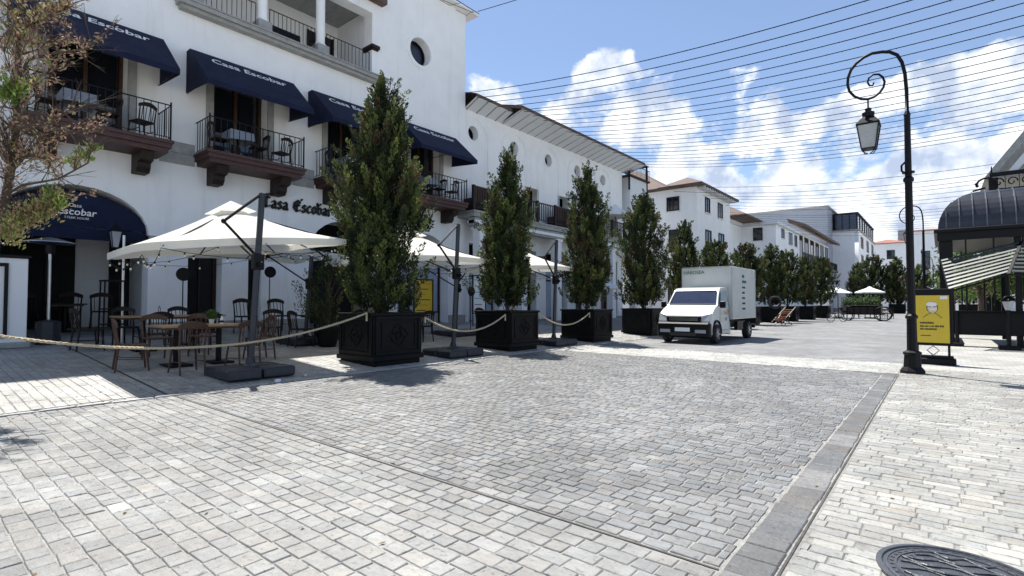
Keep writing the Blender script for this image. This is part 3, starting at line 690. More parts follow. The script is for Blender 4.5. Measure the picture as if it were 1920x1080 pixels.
for k in range(21):
    y = 19.1+k*.65; mb = MB(); mb.tube([(XBW+.01,y,10.035),(XE-.03,y,ZE-.01)], .017, 4); partB(mb, 'rafter', 'grey')
for k in range(4):
    y = 16.6+k*.65; mb = MB(); mb.tube([(XBW+.01,y,10.03),(XBW+.72,y,ZE-.09)], .025, 4); partB(mb, 'rafter', 'grey')
# long balcony, beams and columns
mb = MB(); mb.box(XBW+.002, -15.30, 16.0, 31.3, 5.02, 5.28); mb.box(XBW+.002, -15.26, 15.96, 31.3, 5.2, 5.28); bal = partB(mb, 'balcony', 'grey')
mb = MB(); mb.tube([(-15.34,15.95,6.28),(-15.34,31.2,6.28)], .035, 4); mb.tube([(-15.34,15.95,5.42),(-15.34,31.2,5.42)], .025, 4)
for k in range(11): mb.box(-15.40, -15.28, 15.95+k*1.52, 16.07+k*1.52, 5.28, 6.36)
mb.build('handrail', 'brown', bal)
bm_ = MB().box(-.018,.018,-.02,.02,0,.84).mesh('baluster', M['brown'])
for k in range(95): link('baluster', bm_, bal, loc=(-15.34, 16.1+k*.16, 5.42))
for k in range(6):
    y = 16.6+k*2.95; mb = MB(); mb.box(-15.75, -15.35, y-.2, y+.2, tz(-15.5), 4.5); mb.box(-15.80, -15.30, y-.25, y+.25, 4.5, 4.62); partB(mb, 'column', 'white')
mb = MB(); mb.box(-15.72, -15.38, 16.1, 31.3, 4.63, 5.0); partB(mb, 'beam', 'grey')
mb = MB(); mb.box(-15.77, -15.33, 16.1, 31.3, 4.74, 4.88); partB(mb, 'beam', 'white')
for k in range(5):
    y0 = 17.0+k*2.95; mb = MB(); mb.box(XBW-.35, XBW-.3, y0, y0+1.7, .5, 3.2); g = partB(mb, 'shopfront_glass', 'paleglass' if k in (0,2) else 'glass')
    fm = MB(); [fm.box(XBW-.3, XBW-.24, y0+q, y0+q+.06, .5, 3.2) for q in (0,.8,1.64)]; fm.box(XBW-.3,XBW-.23,y0,y0+1.7,2.5,2.57); fm.build('frame', 'brown', g)
# small roof terrace structure behind
mb = MB(); mb.box(-20, -16.0, 31.9, 34.5, 7.5, 9.8); T = empty('roof_terrace', 'dark timber roof terrace behind the end of the arcade building', 'roof terrace', (-17.5, 33, 0))
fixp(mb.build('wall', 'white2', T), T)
mb = MB()
for x in (-20,-18.7,-17.4,-16.0):
    mb.box(x-.05, x+.05, 31.7, 31.8, 8.9, 10.95)
    mb.box(x-.05, x+.05, 34.4, 34.5, 8.9, 10.95)
mb.box(-20.1, -15.8, 31.6, 34.6, 9.8, 9.9); mb.box(-20.1, -15.9, 31.6, 34.6, 10.95, 11.02); fixp(mb.build('frame', 'brown', T), T)
mb = MB(); [mb.bar((-20+k*.18,31.62,9.9),(-20+k*.18,31.62,10.6),.014) for k in range(24)]; mb.bar((-20.1,31.62,10.6),(-15.8,31.62,10.6),.025)
mb.bar((-15.8,31.62,10.6),(-15.8,34.5,10.6),.025); [mb.bar((-15.8,31.62+k*.2,9.9),(-15.8,31.62+k*.2,10.6),.014) for k in range(15)]; fixp(mb.build('railing', 'metal', T), T)

# ------------------------------------------------------------ further buildings
def hiproof(mb, x0, x1, y0, y1, z, h, ov=.6):
    x0-=ov; x1+=ov; y0-=ov; y1+=ov
    w = min(x1-x0, y1-y0)/2
    if x1-x0 > y1-y0: r0, r1 = (x0+w,(y0+y1)/2,z+h), (x1-w,(y0+y1)/2,z+h)
    else: r0, r1 = ((x0+x1)/2,y0+w,z+h), ((x0+x1)/2,y1-w,z+h)
    V = [(x0,y0,z),(x1,y0,z),(x1,y1,z),(x0,y1,z),(x0,y0,z+.15),(x1,y0,z+.15),(x1,y1,z+.15),(x0,y1,z+.15),r0,r1]
    if x1-x0 > y1-y0: F = [(4,5,9,8),(5,6,9),(6,7,8,9),(7,4,8)]
    else: F = [(4,5,8),(5,6,9,8),(6,7,9),(7,4,8,9)]
    mb.add(V, F+[(0,3,2,1),(0,1,5,4),(1,2,6,5),(2,3,7,6),(3,0,4,7)]); return mb
def windows(root, frame, rects, frm='brown', glass='glass', mull=True, rec=.0):
    for u0, u1, v0, v1 in rects:
        mb = MB(); frame.box(mb, u0, u1, v0, v1, .0-.05, .015); w = fixp(mb.build('window', glass, root), root)
        fm = MB(); t = .07
        frame.box(fm, u0-t, u0+.02, v0-t, v1+t, .015, .06); frame.box(fm, u1-.02, u1+t, v0-t, v1+t, .015, .06); frame.box(fm, u0+.02, u1-.02, v1-.02, v1+t, .015, .055); frame.box(fm, u0+.02, u1-.02, v0-t, v0+.02, .015, .055)
        if mull: frame.box(fm, (u0+u1)/2-.03, (u0+u1)/2+.03, v0+.02, v1-.02, .015, .045)
        fm.build('frame', frm, w)
        sl = MB(); frame.box(sl, u0-.15, u1+.15, v0-.16, v0-.075, .002, .12); sl.build('sill', 'white2', w)
C_ = empty('corner_house', 'three storey white corner house with brown hipped tile roof', 'building', (-18, 42, 0))
X1 = -13.8
fixp(MB().box(-25, X1, 38.2, 46.0, 0, 9.95).build('wall', 'white', C_), C_)
fixp(hiproof(MB(), -25, -16.4, 38.2, 46.0, 9.98, 2.9, .3).build('roof', 'tile', C_), C_)
fixp(hiproof(MB(), -16.0, X1, 38.2, 46.0, 9.96, 1.0, .6).build('roof', 'tile', C_), C_)
for k in range(14): fixp(MB().box(X1, X1+.55, 38.4+k*.56, 38.52+k*.56, 9.74, 9.94).build('rafter', 'white2', C_), C_)
Fm = Frame((0,38.2,0), (1,0,0), (0,-1,0)); Fx = Frame((X1,0,0), (0,1,0), (1,0,0))
windows(C_, Fm, [(-16.05,-15.2,8.35,9.3),(-19.6,-18.6,8.3,9.25),(-15.9,-15.2,5.2,6.8),(-19.6,-18.7,5.2,6.6),(-16,-15.2,1.2,3.2)])
windows(C_, Fx, [(39.95,40.85,8.3,9.35),(42.9,43.9,8.25,9.35),(39.95,41.1,5.0,6.85),(43.0,44.2,4.9,6.9),(40,41.2,1,3.2),(43,44.2,1,3.2)])

D_ = empty('gallery_house', 'low white house with a dark balcony gallery beyond the corner house', 'building', (-16, 75, 0))
mb = MB(); mb.box(-26, -13.8, 62, 74.2, 0, 9.9); mb.box(-26, -17.4, 46.2, 61.98, 0, 9.9); fixp(mb.build('wall', 'white', D_), D_)
mb = MB(); mb.box(-26, -13.55, 61.7, 74.2, 9.92, 10.25); mb.box(-26, -17.1, 46.2, 61.68, 9.92, 10.25); fixp(mb.build('cornice', 'white2', D_), D_)
fixp(hiproof(MB(), -26, -15.2, 56, 73, 10.26, 3.2, .1).build('roof', 'tile', D_), D_)
Fm2 = Frame((0,62,0), (1,0,0), (0,-1,0)); Fx2 = Frame((-13.8,0,0), (0,1,0), (1,0,0)); Fx3 = Frame((-17.4,0,0), (0,1,0), (1,0,0))
windows(D_, Fm2, [(-16.05,-15.2,8.3,9.6),(-16,-15.1,4.5,6.2)]); windows(D_, Fx2, [(64.6,65.8,8.7,9.85-.2),(68.3,69.9,8.3,9.6),(71.4,72.6,8.3,9.6)]); windows(D_, Fx3, [(50,51,8,9.3),(56,57,7.8,9.2)], mull=False)
fixp(MB().box(-22, -14.9, 74.25, 103.9, 0, 11.0).build('wall', 'white', D_), D_)
mb = MB(); mb.add([(-13.1,74.3,11.0),(-13.1,103.5,11.0),(-15,103.5,11.6),(-15,74.3,11.6),(-13.1,74.3,11.35),(-13.1,103.5,11.35),(-15.2,103.5,12.2),(-15.2,74.3,12.2)], [(0,1,2,3),(4,7,6,5),(0,4,5,1),(0,3,7,4),(1,5,6,2)]); fixp(mb.build('roof', 'tile', D_), D_)
bal = fixp(MB().box(-14.9, -13.4, 74.3, 103, 6.3, 6.7).build('balcony', 'brown', D_), D_)
mb = MB(); mb.bar((-13.5,74.4,7.8),(-13.5,103,7.8),.06)
for k in range(96): mb.bar((-13.5,74.4+k*.3,6.7),(-13.5,74.4+k*.3,7.8),.025)
mb.build('railing', 'metal', bal)
Fx4 = Frame((-14.9,0,0), (0,1,0), (1,0,0)); windows(D_, Fx4, [(75.2+k*4.2,77.9+k*4.2,6.75,10.6) for k in range(7)], mull=False)  # outsized dark windows stand in for the deep shade of the gallery
E_ = empty('corner_tower_block', 'four storey white block with dark glazed penthouse and arched ground floor', 'building', (-13, 115, 0))
FE = Frame((-11,0,0), (0,1,0), (1,0,0))
holes = []
for k in range(3):
    y = 112+k*9.3; holes += [rect(y, y+4.6, 11.2, 13.4+k*.15), rect(y, y+4.6, 7.6, 10.1), arch(y-.3, y+5, .2, 4.6, 6.8)]
fixp(plate('wall', FE, rect(109, 138, 0, 14), holes, -.6, 0, 'white', E_), E_)
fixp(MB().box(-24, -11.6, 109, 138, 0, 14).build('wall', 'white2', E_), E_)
fixp(MB().box(-24, -10.8, 108.8, 138.2, 14, 14.3).build('cornice', 'grey', E_), E_)
windows(E_, Frame((-11.14,0,0),(0,1,0),(1,0,0)), [(112.12+k*9.3,116.48+k*9.3,v0,v1) for k in range(3) for v0,v1 in ((11.3,13.3),(7.7,10.0),(.3,4.6))])
mb = MB(); mb.box(-14.6, -11.2, 109.2, 137, 14.3, 17.1); ph = fixp(mb.build('penthouse_glass', 'glassblue', E_), E_)
mb = MB(); mb.box(-14.8, -11.0, 109, 137.2, 17.1, 17.35)
for k in range(8): mb.box(-11.22, -11.1, 109.1+k*3.9, 109.4+k*3.9, 14.3, 17.1)
for k in range(4): mb.box(-14.6+k*1.1, -14.48+k*1.1, 109.08, 109.2, 14.3, 17.1)
mb.build('penthouse_frame', 'brown', ph)
G_ = empty('grey_block', 'tall blue-grey rendered block rising behind the low white house', 'building', (-20, 110, 0))
fixp(MB().box(-30, -14.95, 104, 131, 0, 17.9).build('wall', 'bluegrey', G_), G_)
fixp(MB().box(-30.2, -14.75, 103.8, 131.2, 17.9, 18.2).build('parapet', 'grey', G_), G_)
H_ = empty('red_roofed_house', 'white house with low red tiled roof closing the far end of the street', 'building', (-6, 152, 0))
fixp(MB().box(-14, -5.5, 150, 165, 0, 15.2).build('wall', 'white', H_), H_); fixp(MB().box(-5.5, 1.5, 150, 165, 0, 17.6).build('wall', 'white', H_), H_)
fixp(hiproof(MB(), -14, -5.5, 150, 165, 15.2, 1.4, .4).build('roof', 'redtile', H_), H_); fixp(hiproof(MB(), -5.1, 1.5, 150, 165, 17.6, .8, .5).build('roof', 'redtile', H_), H_)
fixp(MB().box(-7.6, -6.0, 152, 154, 15.6, 18.4).build('chimney', 'grey', H_), H_)
Fh = Frame((0,150,0),(1,0,0),(0,-1,0)); windows(H_, Fh, [(-9.6,-8.2,11.6,13.6),(-9.6,-8.2,8,10),(-3.2,-1.8,9,13),(-9.9,-8,3.6,6.4),(-3.6,-1.6,3.6,6.4),(-12.8,-12,11.6,13.4)], mull=False)
bl = fixp(MB().box(-12, 1, 148.6, 150, 3.0, 3.5).build('balcony', 'grey', H_), H_)
J_ = empty('brown_shuttered_house', 'white house with tall brown shutters right of the far lamp post', 'building', (3, 92, 0))
fixp(MB().box(1.4, 8, 92, 120, 0, 11.2).build('wall', 'white', J_), J_); fixp(hiproof(MB(), 1.4, 8, 92, 120, 11.2, 1.2, .4).build('roof', 'redtile', J_), J_)
windows(J_, Frame((0,92,0),(1,0,0),(0,-1,0)), [(2.0,2.9,6.2,9.8),(4.6,5.5,6.2,9.8)]); windows(J_, Frame((1.4,0,0),(0,1,0),(-1,0,0)), [(95,96.5,6.2,9.8),(101,102.5,6.2,9.8)])
# gabled market hall behind the kiosk
K_ = empty('gabled_hall', 'grey gabled hall with stepped pediment rising behind the kiosk', 'building', (5, 36, 0))
ax, az, hw, hh = 4.95, 11.75, 3.3, 4.7
for k, s in enumerate((1.0, .80, .62, .44)):
    o = MB(); pl = [(ax-hw*s, az-hh), (ax, az-hh+hh*s), (ax+hw*s, az-hh)]
    s2 = s-.12; inner = [(ax-hw*s2, az-hh+.12), (ax, az-hh+hh*s2+.02), (ax+hw*s2, az-hh+.12)]
    pz = plate('pediment_moulding', Frame((0,32+k*.12,0),(1,0,0),(0,-1,0)), pl, [inner], -.12, .14, ('grey' if k % 2 == 0 else 'white2'), K_); fixp(pz, K_)
mb = MB(); mb.prism([(ax-hw,32.7,az-hh),(ax,32.7,az),(ax+hw,32.7,az-hh)], (0,8,0)); fixp(mb.build('roof', 'grey', K_), K_)
for x in (ax-hw+.3, ax, ax+hw-.3):
    for y in (32.6, 36.5, 40.4): fixp(MB().box(x-.16, x+.16, y-.16, y+.16, 0, az-hh).build('post', 'metal', K_), K_)

# ------------------------------------------------------------ foliage
def leaves(P, AX, L, W, C):
    """P centres, AX axis directions, L lengths, W widths, C colours -> mesh arrays of bent kites (4 verts, 2 tris)"""
    n = len(P); AX = AX/np.linalg.norm(AX, axis=1, keepdims=True); rnd = rng.normal(size=(n,3)); S = np.cross(AX, rnd); S /= np.linalg.norm(S, axis=1, keepdims=True)+1e-9
    V = np.empty((n,4,3)); V[:,0] = P-AX*L[:,None]*.5; V[:,1] = P+S*W[:,None]*.5; V[:,2] = P+AX*L[:,None]*.5; V[:,3] = P-S*W[:,None]*.5+AX*L[:,None]*.1
    return V, np.repeat(C[:,None,:], 4, axis=1)
def leafmesh(name, V, Cc, m):
    n = len(V); me = bpy.data.meshes.new(name); me.vertices.add(n*4); me.vertices.foreach_set('co', V.reshape(-1).astype(np.float32))
    me.loops.add(n*4); me.loops.foreach_set('vertex_index', np.arange(n*4, dtype=np.int32)); me.polygons.add(n); me.polygons.foreach_set('loop_start', np.arange(0, n*4, 4, dtype=np.int32))
    me.polygons.foreach_set('use_smooth', np.zeros(n, dtype=bool)); me.update(calc_edges=True); at = me.color_attributes.new('tint', 'FLOAT_COLOR', 'POINT'); arr = np.ones((n*4, 4), np.float32); arr[:,:3] = Cc.reshape(-1,3); at.data.foreach_set('color', arr.ravel())
    me.materials.append(m); return me
def cypress(seed, h, prof, nplume, per, leaf, sparse=None, brown=.12, z0=.15):
    """prof: list of (z, radius).  Upright flame-like sprays along an uneven envelope"""
    g = np.random.default_rng(seed); zs = np.array([p[0] for p in prof]); rs = np.array([p[1] for p in prof])
    lob = g.uniform(0, 2*PI, 4); Ps = []; As = []; Cs = []; limbs = []
    bz = g.uniform(.25*h, .85*h, 4); ba = g.uniform(0, 2*PI, 4)
    made = 0
    while made < nplume:
        z = g.uniform(z0, h*.97); r = np.interp(z, zs, rs)
        if g.random() > (r/rs.max())**1.0+.08: continue
        if sparse and sparse[0] < z < sparse[1] and g.random() < sparse[2]: continue
        a = g.uniform(0, 2*PI); wob = 1+.18*math.sin(3*a+lob[0]+z*1.9)+.17*math.sin(2*a+lob[1]-z*2.6)+.12*math.sin(7*a+z*5+lob[2])
        q = g.random()**.5*(1.0 if g.random() > .05 else 1.33); rad = r*q*wob
        base = np.array([rad*math.cos(a), rad*math.sin(a), z]); lean = g.uniform(.15, .6)*(q+.1)
        ax = np.array([lean*math.cos(a)+g.normal(0,.16), lean*math.sin(a)+g.normal(0,.16), 1.0]); ax /= np.linalg.norm(ax)
        Lp = g.uniform(.24, .56)*(1.0 if q > .5 else .8); Rp = g.uniform(.06, .115)
        k = per; t = g.random(k); sp = Rp*np.sin(PI*np.clip(t*.9+.08,0,1))**.7
        th = g.uniform(0, 2*PI, k); e1 = np.cross(ax, [0,.3,1.]); e1 /= np.linalg.norm(e1); e2 = np.cross(ax, e1); rr = sp*np.sqrt(g.random(k))
        p = base + ax*(t*Lp)[:,None] + e1*(rr*np.cos(th))[:,None] + e2*(rr*np.sin(th))[:,None]
        out_ = e1*np.cos(th)[:,None] + e2*np.sin(th)[:,None]
        Ps.append(p); As.append(ax*1.0+out_*.65+g.normal(0,.25,(k,3)))
        isb = any(abs(z-bz[i]) < .09*h and abs(((a-ba[i]+PI) % (2*PI))-PI) < .5 for i in range(4)) and g.random() < .75
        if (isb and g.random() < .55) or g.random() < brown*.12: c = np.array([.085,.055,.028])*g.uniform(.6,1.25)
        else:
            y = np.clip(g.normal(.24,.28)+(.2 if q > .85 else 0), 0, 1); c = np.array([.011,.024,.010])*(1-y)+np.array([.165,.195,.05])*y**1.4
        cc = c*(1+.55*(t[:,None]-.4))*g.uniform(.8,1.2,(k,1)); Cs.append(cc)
        if g.random() < .25: limbs.append((base, a, r, z))
        made += 1
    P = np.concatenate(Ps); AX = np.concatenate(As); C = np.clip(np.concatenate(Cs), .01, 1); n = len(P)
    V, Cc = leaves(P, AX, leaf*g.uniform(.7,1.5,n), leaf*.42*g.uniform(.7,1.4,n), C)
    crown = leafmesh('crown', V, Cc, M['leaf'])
    mb = MB(); mb.tube([(0,0,-.1),(.02,.01,h*.3),(-.02,.02,h*.6),(0,0,h*.93)], [.055,.042,.026,.008], 7)
    for (b, a, r, z) in limbs[:90]:
        mb.tube([(0,0,max(.05,z-.55)), tuple(b*np.array([.5,.5,1])-np.array([0,0,.22])), tuple(b+np.array([0,0,.12]))], [.017,.011,.004], 4, cap=False)
    trunk = mb.mesh('trunk', M['bark'])
    return trunk, crown
def tree(name, meshes, loc, label, rotz=0, scale=(1,1,1), group='potted cypress trees in black planters along the street', cat='tree'):
    e = empty(name, label, cat, loc, rotz, group); e.scale = scale
    link('trunk', meshes[0], e); link('crown', meshes[1], e); return e
def planter_meshes():
    w = .65; h = 1.06; 
    out_ = []
    out_.append(('plinth', MB().bbox(-w+.06,w-.06,-w+.06,w-.06,0,.10,.012).mesh('plinth', M['planter'])))
    out_.append(('body', MB().bbox(-w+.035,w-.035,-w+.035,w-.035,.10,h-.05,.008).mesh('body', M['planter'])))
    r = MB()
    for x0,x1,y0,y1 in ((-w,w,-w,-w+.11),(-w,w,w-.11,w),(-w,-w+.11,-w+.11,w-.11),(w-.11,w,-w+.11,w-.11)): r.bbox(x0,x1,y0,y1,h-.05,h,.008)
    out_.append(('rim', r.mesh('rim', M['planter']))); r = MB()
    for x0,x1,y0,y1 in ((-w-.0,w+.0,-w-.0,-w+.05),(-w,w,w-.05,w),(-w,-w+.05,-w+.05,w-.05),(w-.05,w,-w+.05,w-.05)): r.bbox(x0,x1,y0,y1,.10,.20,.01)
    out_.append(('base_moulding', r.mesh('base_moulding', M['planter'])))
    out_.append(('soil', MB().box(-w+.1,w-.1,-w+.1,w-.1,h-.10,h-.045).mesh('soil', M['soil'])))
    panel = MB(); W2 = w-.035
    for (u0,u1,v0,v1) in ((-.58,.58,.22,.29),(-.58,.58,.93,1.0),(-.58,-.50,.29,.93),(.50,.58,.29,.93)): panel.bbox(u0,u1,-W2-.028,-W2+.002,v0,v1,.006)
    for (u0,u1,v0,v1) in ((-.43,.43,.345,.365),(-.43,.43,.855,.875),(-.43,-.41,.365,.855),(.41,.43,.365,.855)): panel.box(u0,u1,-W2-.014,-W2+.002,v0,v1)
    pm = panel.mesh('panel', M['planter'])
    orn = MB()
    for k in range(4):
        a0 = k*PI/2
        pts = [( (.06+.15*t)*math.cos(a0+1.5*math.sin(t*3)), -W2-.008, .61+(.06+.15*t)*math.sin(a0+1.5*math.sin(t*3))) for t in np.linspace(0,1,9)]
        orn.tube(pts, .013, 5)
        orn.tube([(.25*math.cos(a0), -W2-.006, .61+.23*math.sin(a0)), (.25*math.cos(a0+PI/2), -W2-.006, .61+.23*math.sin(a0+PI/2))], .009, 4)
    orn.tube([(.06*math.cos(t), -W2-.01, .61+.06*math.sin(t)) for t in np.linspace(0,2*PI,11)], .010, 5)
    om = orn.mesh('ornament', M['planter'])
    return out_, pm, om
PLM = planter_meshes()
PLG = 'square black planters along the street'
def make_planter(loc, label):
    e = empty('planter', label, 'planter', loc, 0, PLG)
    for nm, me in PLM[0]: link(nm, me, e)
    for k in range(4):
        p = link('panel', PLM[1], e, rotz=k*PI/2); link('ornament', PLM[2], p)
    return e
PF1 = [(0,.42),(.3,.64),(.8,.78),(1.6,.78),(2.2,.72),(2.8,.66),(3.4,.56),(4.0,.40),(4.5,.22),(4.95,.04)]
PF2 = [(0,.32),(.4,.58),(1.2,.64),(2.0,.60),(2.6,.50),(3.2,.32),(3.7,.20),(4.2,.10),(4.4,.03)]
PF3 = [(0,.38),(.5,.64),(1.4,.76),(2.4,.66),(3.3,.50),(4.0,.28),(4.6,.10),(4.9,.02)]
PF4 = [(0,.45),(.6,.80),(1.5,.90),(2.6,.82),(3.4,.62),(4.1,.34),(4.5,.08)]
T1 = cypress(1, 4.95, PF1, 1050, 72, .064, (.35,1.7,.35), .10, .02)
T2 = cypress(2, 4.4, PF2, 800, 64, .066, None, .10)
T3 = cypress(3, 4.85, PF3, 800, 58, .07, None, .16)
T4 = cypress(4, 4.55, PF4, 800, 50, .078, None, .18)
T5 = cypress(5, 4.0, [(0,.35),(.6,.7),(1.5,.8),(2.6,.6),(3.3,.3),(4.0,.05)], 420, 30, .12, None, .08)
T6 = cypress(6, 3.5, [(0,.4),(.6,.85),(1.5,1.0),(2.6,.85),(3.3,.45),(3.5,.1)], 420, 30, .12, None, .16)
near = [(-9.25,6.8,T1,'tall bushy cypress in the nearest planter, in front of the gothic lettering',1,'large black planter with relief panels nearest the camera'),
        (-9.25,11.0,T2,'slender twisted cypress, second along the row of planters',1,'black planter second from the camera, roped to its neighbours'),
        (-9.2,15.1,T3,'pointed cypress with rusty left flank, third along the row',1,'black planter third from the camera along the row'),
        (-9.2,19.4,T4,'dense dark cypress just left of the white truck',1,'black planter standing just left of the white truck'),
        (-9.1,23.6,T5,'narrow spire-topped cypress directly behind the truck cab',1.0,'black planter hidden behind the truck cab'),
        (-9.1,27.6,T6,'low round-topped cypress behind the truck box',.95,'black planter behind the truck box'),
        (-9.0,33.0,T6,'bushy yellow-green cypress just right of the truck box',1.04,'black planter just right of the truck box'),
        (-8.6,37.4,T5,'brown-tinged cypress two places right of the truck',1.02,'black planter two places right of the truck'),
        (-8.5,41.3,T6,'upright cypress beside the orange deck chair',1.1,'black planter beside the orange deck chair'),
        (-8.2,46.0,T5,'small cypress left of the white block in the distance',.95,'small far planter left of the white block'),
        (-8.0,51.5,T6,'last leafy cypress of the left row by the far parasols',1.15,'last planter of the left row by the far parasols')]
for i, (x, y, tm, lab, sc, pl) in enumerate(near):
    make_planter((x, y, tz(x)*.6), pl)
    tree('cypress_tree', tm, (x, y, tz(x)*.6+1.0), lab, rotz=[0,.4,2.0,1.0,.3,2,.9,3,4.2,5,1.7][i], scale=(sc if i != 4 else .8, sc if i != 4 else .8, sc))
# trees at the far end of the street, right
for i, (x, y, s) in enumerate(((-9.5,92,1.55),(-6.6,80,1.75),(-4.2,80,1.5),(-2.0,76,1.3),(.4,84,1.5),(2.2,70,1.4))):
    tree('cypress_tree', (T5, T6)[i % 2], (x, y, .9), ['far cypress beside the white block arches','far cypress in the middle of the end-of-street group','far cypress close behind the near lamp post','far cypress between the two lamp posts','far cypress just left of the kiosk post','far cypress seen at the kiosk corner'][i], rotz=i, scale=(s,s,s*1.0), group='cypress trees at the far end of the street')
    e = make_planter((x, y, 0), ['far planter beside the white block arches','far planter in the middle of the end-of-street group','far planter close behind the near lamp post','far planter between the two lamp posts','far planter just left of the kiosk post','far planter at the kiosk corner'][i]); e.scale = (1.3,1.3,1.1)
# broadleaf trees seen through the kiosk
def broadleaf(seed, h, r, n, leaf):
    g = np.random.default_rng(seed); mb = MB(); tips = []
    mb.tube([(0,0,0),(.05,.02,h*.35),(0,0,h*.5)], [.13,.10,.07], 7)
    for k in range(11):
        a = g.uniform(0,2*PI); t = g.uniform(.35,1)*r; z = h*g.uniform(.5,.95); e = (t*math.cos(a), t*math.sin(a), z); tips.append(e)
        mb.tube([(0,0,h*g.uniform(.3,.48)), (e[0]*.5, e[1]*.5, z*.8), e], [.05,.03,.01], 5)
    ct = np.array(tips)[g.integers(0, len(tips), n)]; P = ct+g.normal(0, r*.22, (n,3))*np.array([1,1,.8]); y = g.random((n,1)); C = np.array([.04,.08,.02])*(1-y)+np.array([.17,.26,.06])*y
    V, Cc = leaves(P, g.normal(size=(n,3)), leaf*g.uniform(.7,1.4,n), leaf*.6*g.uniform(.7,1.3,n), C)
    return mb.mesh('trunk', M['bark']), leafmesh('crown', V, Cc, M['leaf'])
BL1 = broadleaf(11, 4.2, 1.8, 5000, .13); BL2 = broadleaf(12, 3.6, 1.6, 4500, .13)
for i, (x, y, lab) in enumerate(((1.3,30.5,'broadleaf tree seen through the left windows of the kiosk'),(2.9,31.5,'broadleaf tree seen through the middle of the kiosk'),(4.6,30.8,'broadleaf tree seen through the right end of the kiosk'),(.9,62,'small light green tree left of the kiosk post, far off'),(8.5,46,'broadleaf tree behind the hall beyond the right edge'))):
    tree('broadleaf_tree', (BL1, BL2)[i % 2], (x, y, 0), lab, rotz=i*1.3, group='broadleaf trees behind the kiosk')

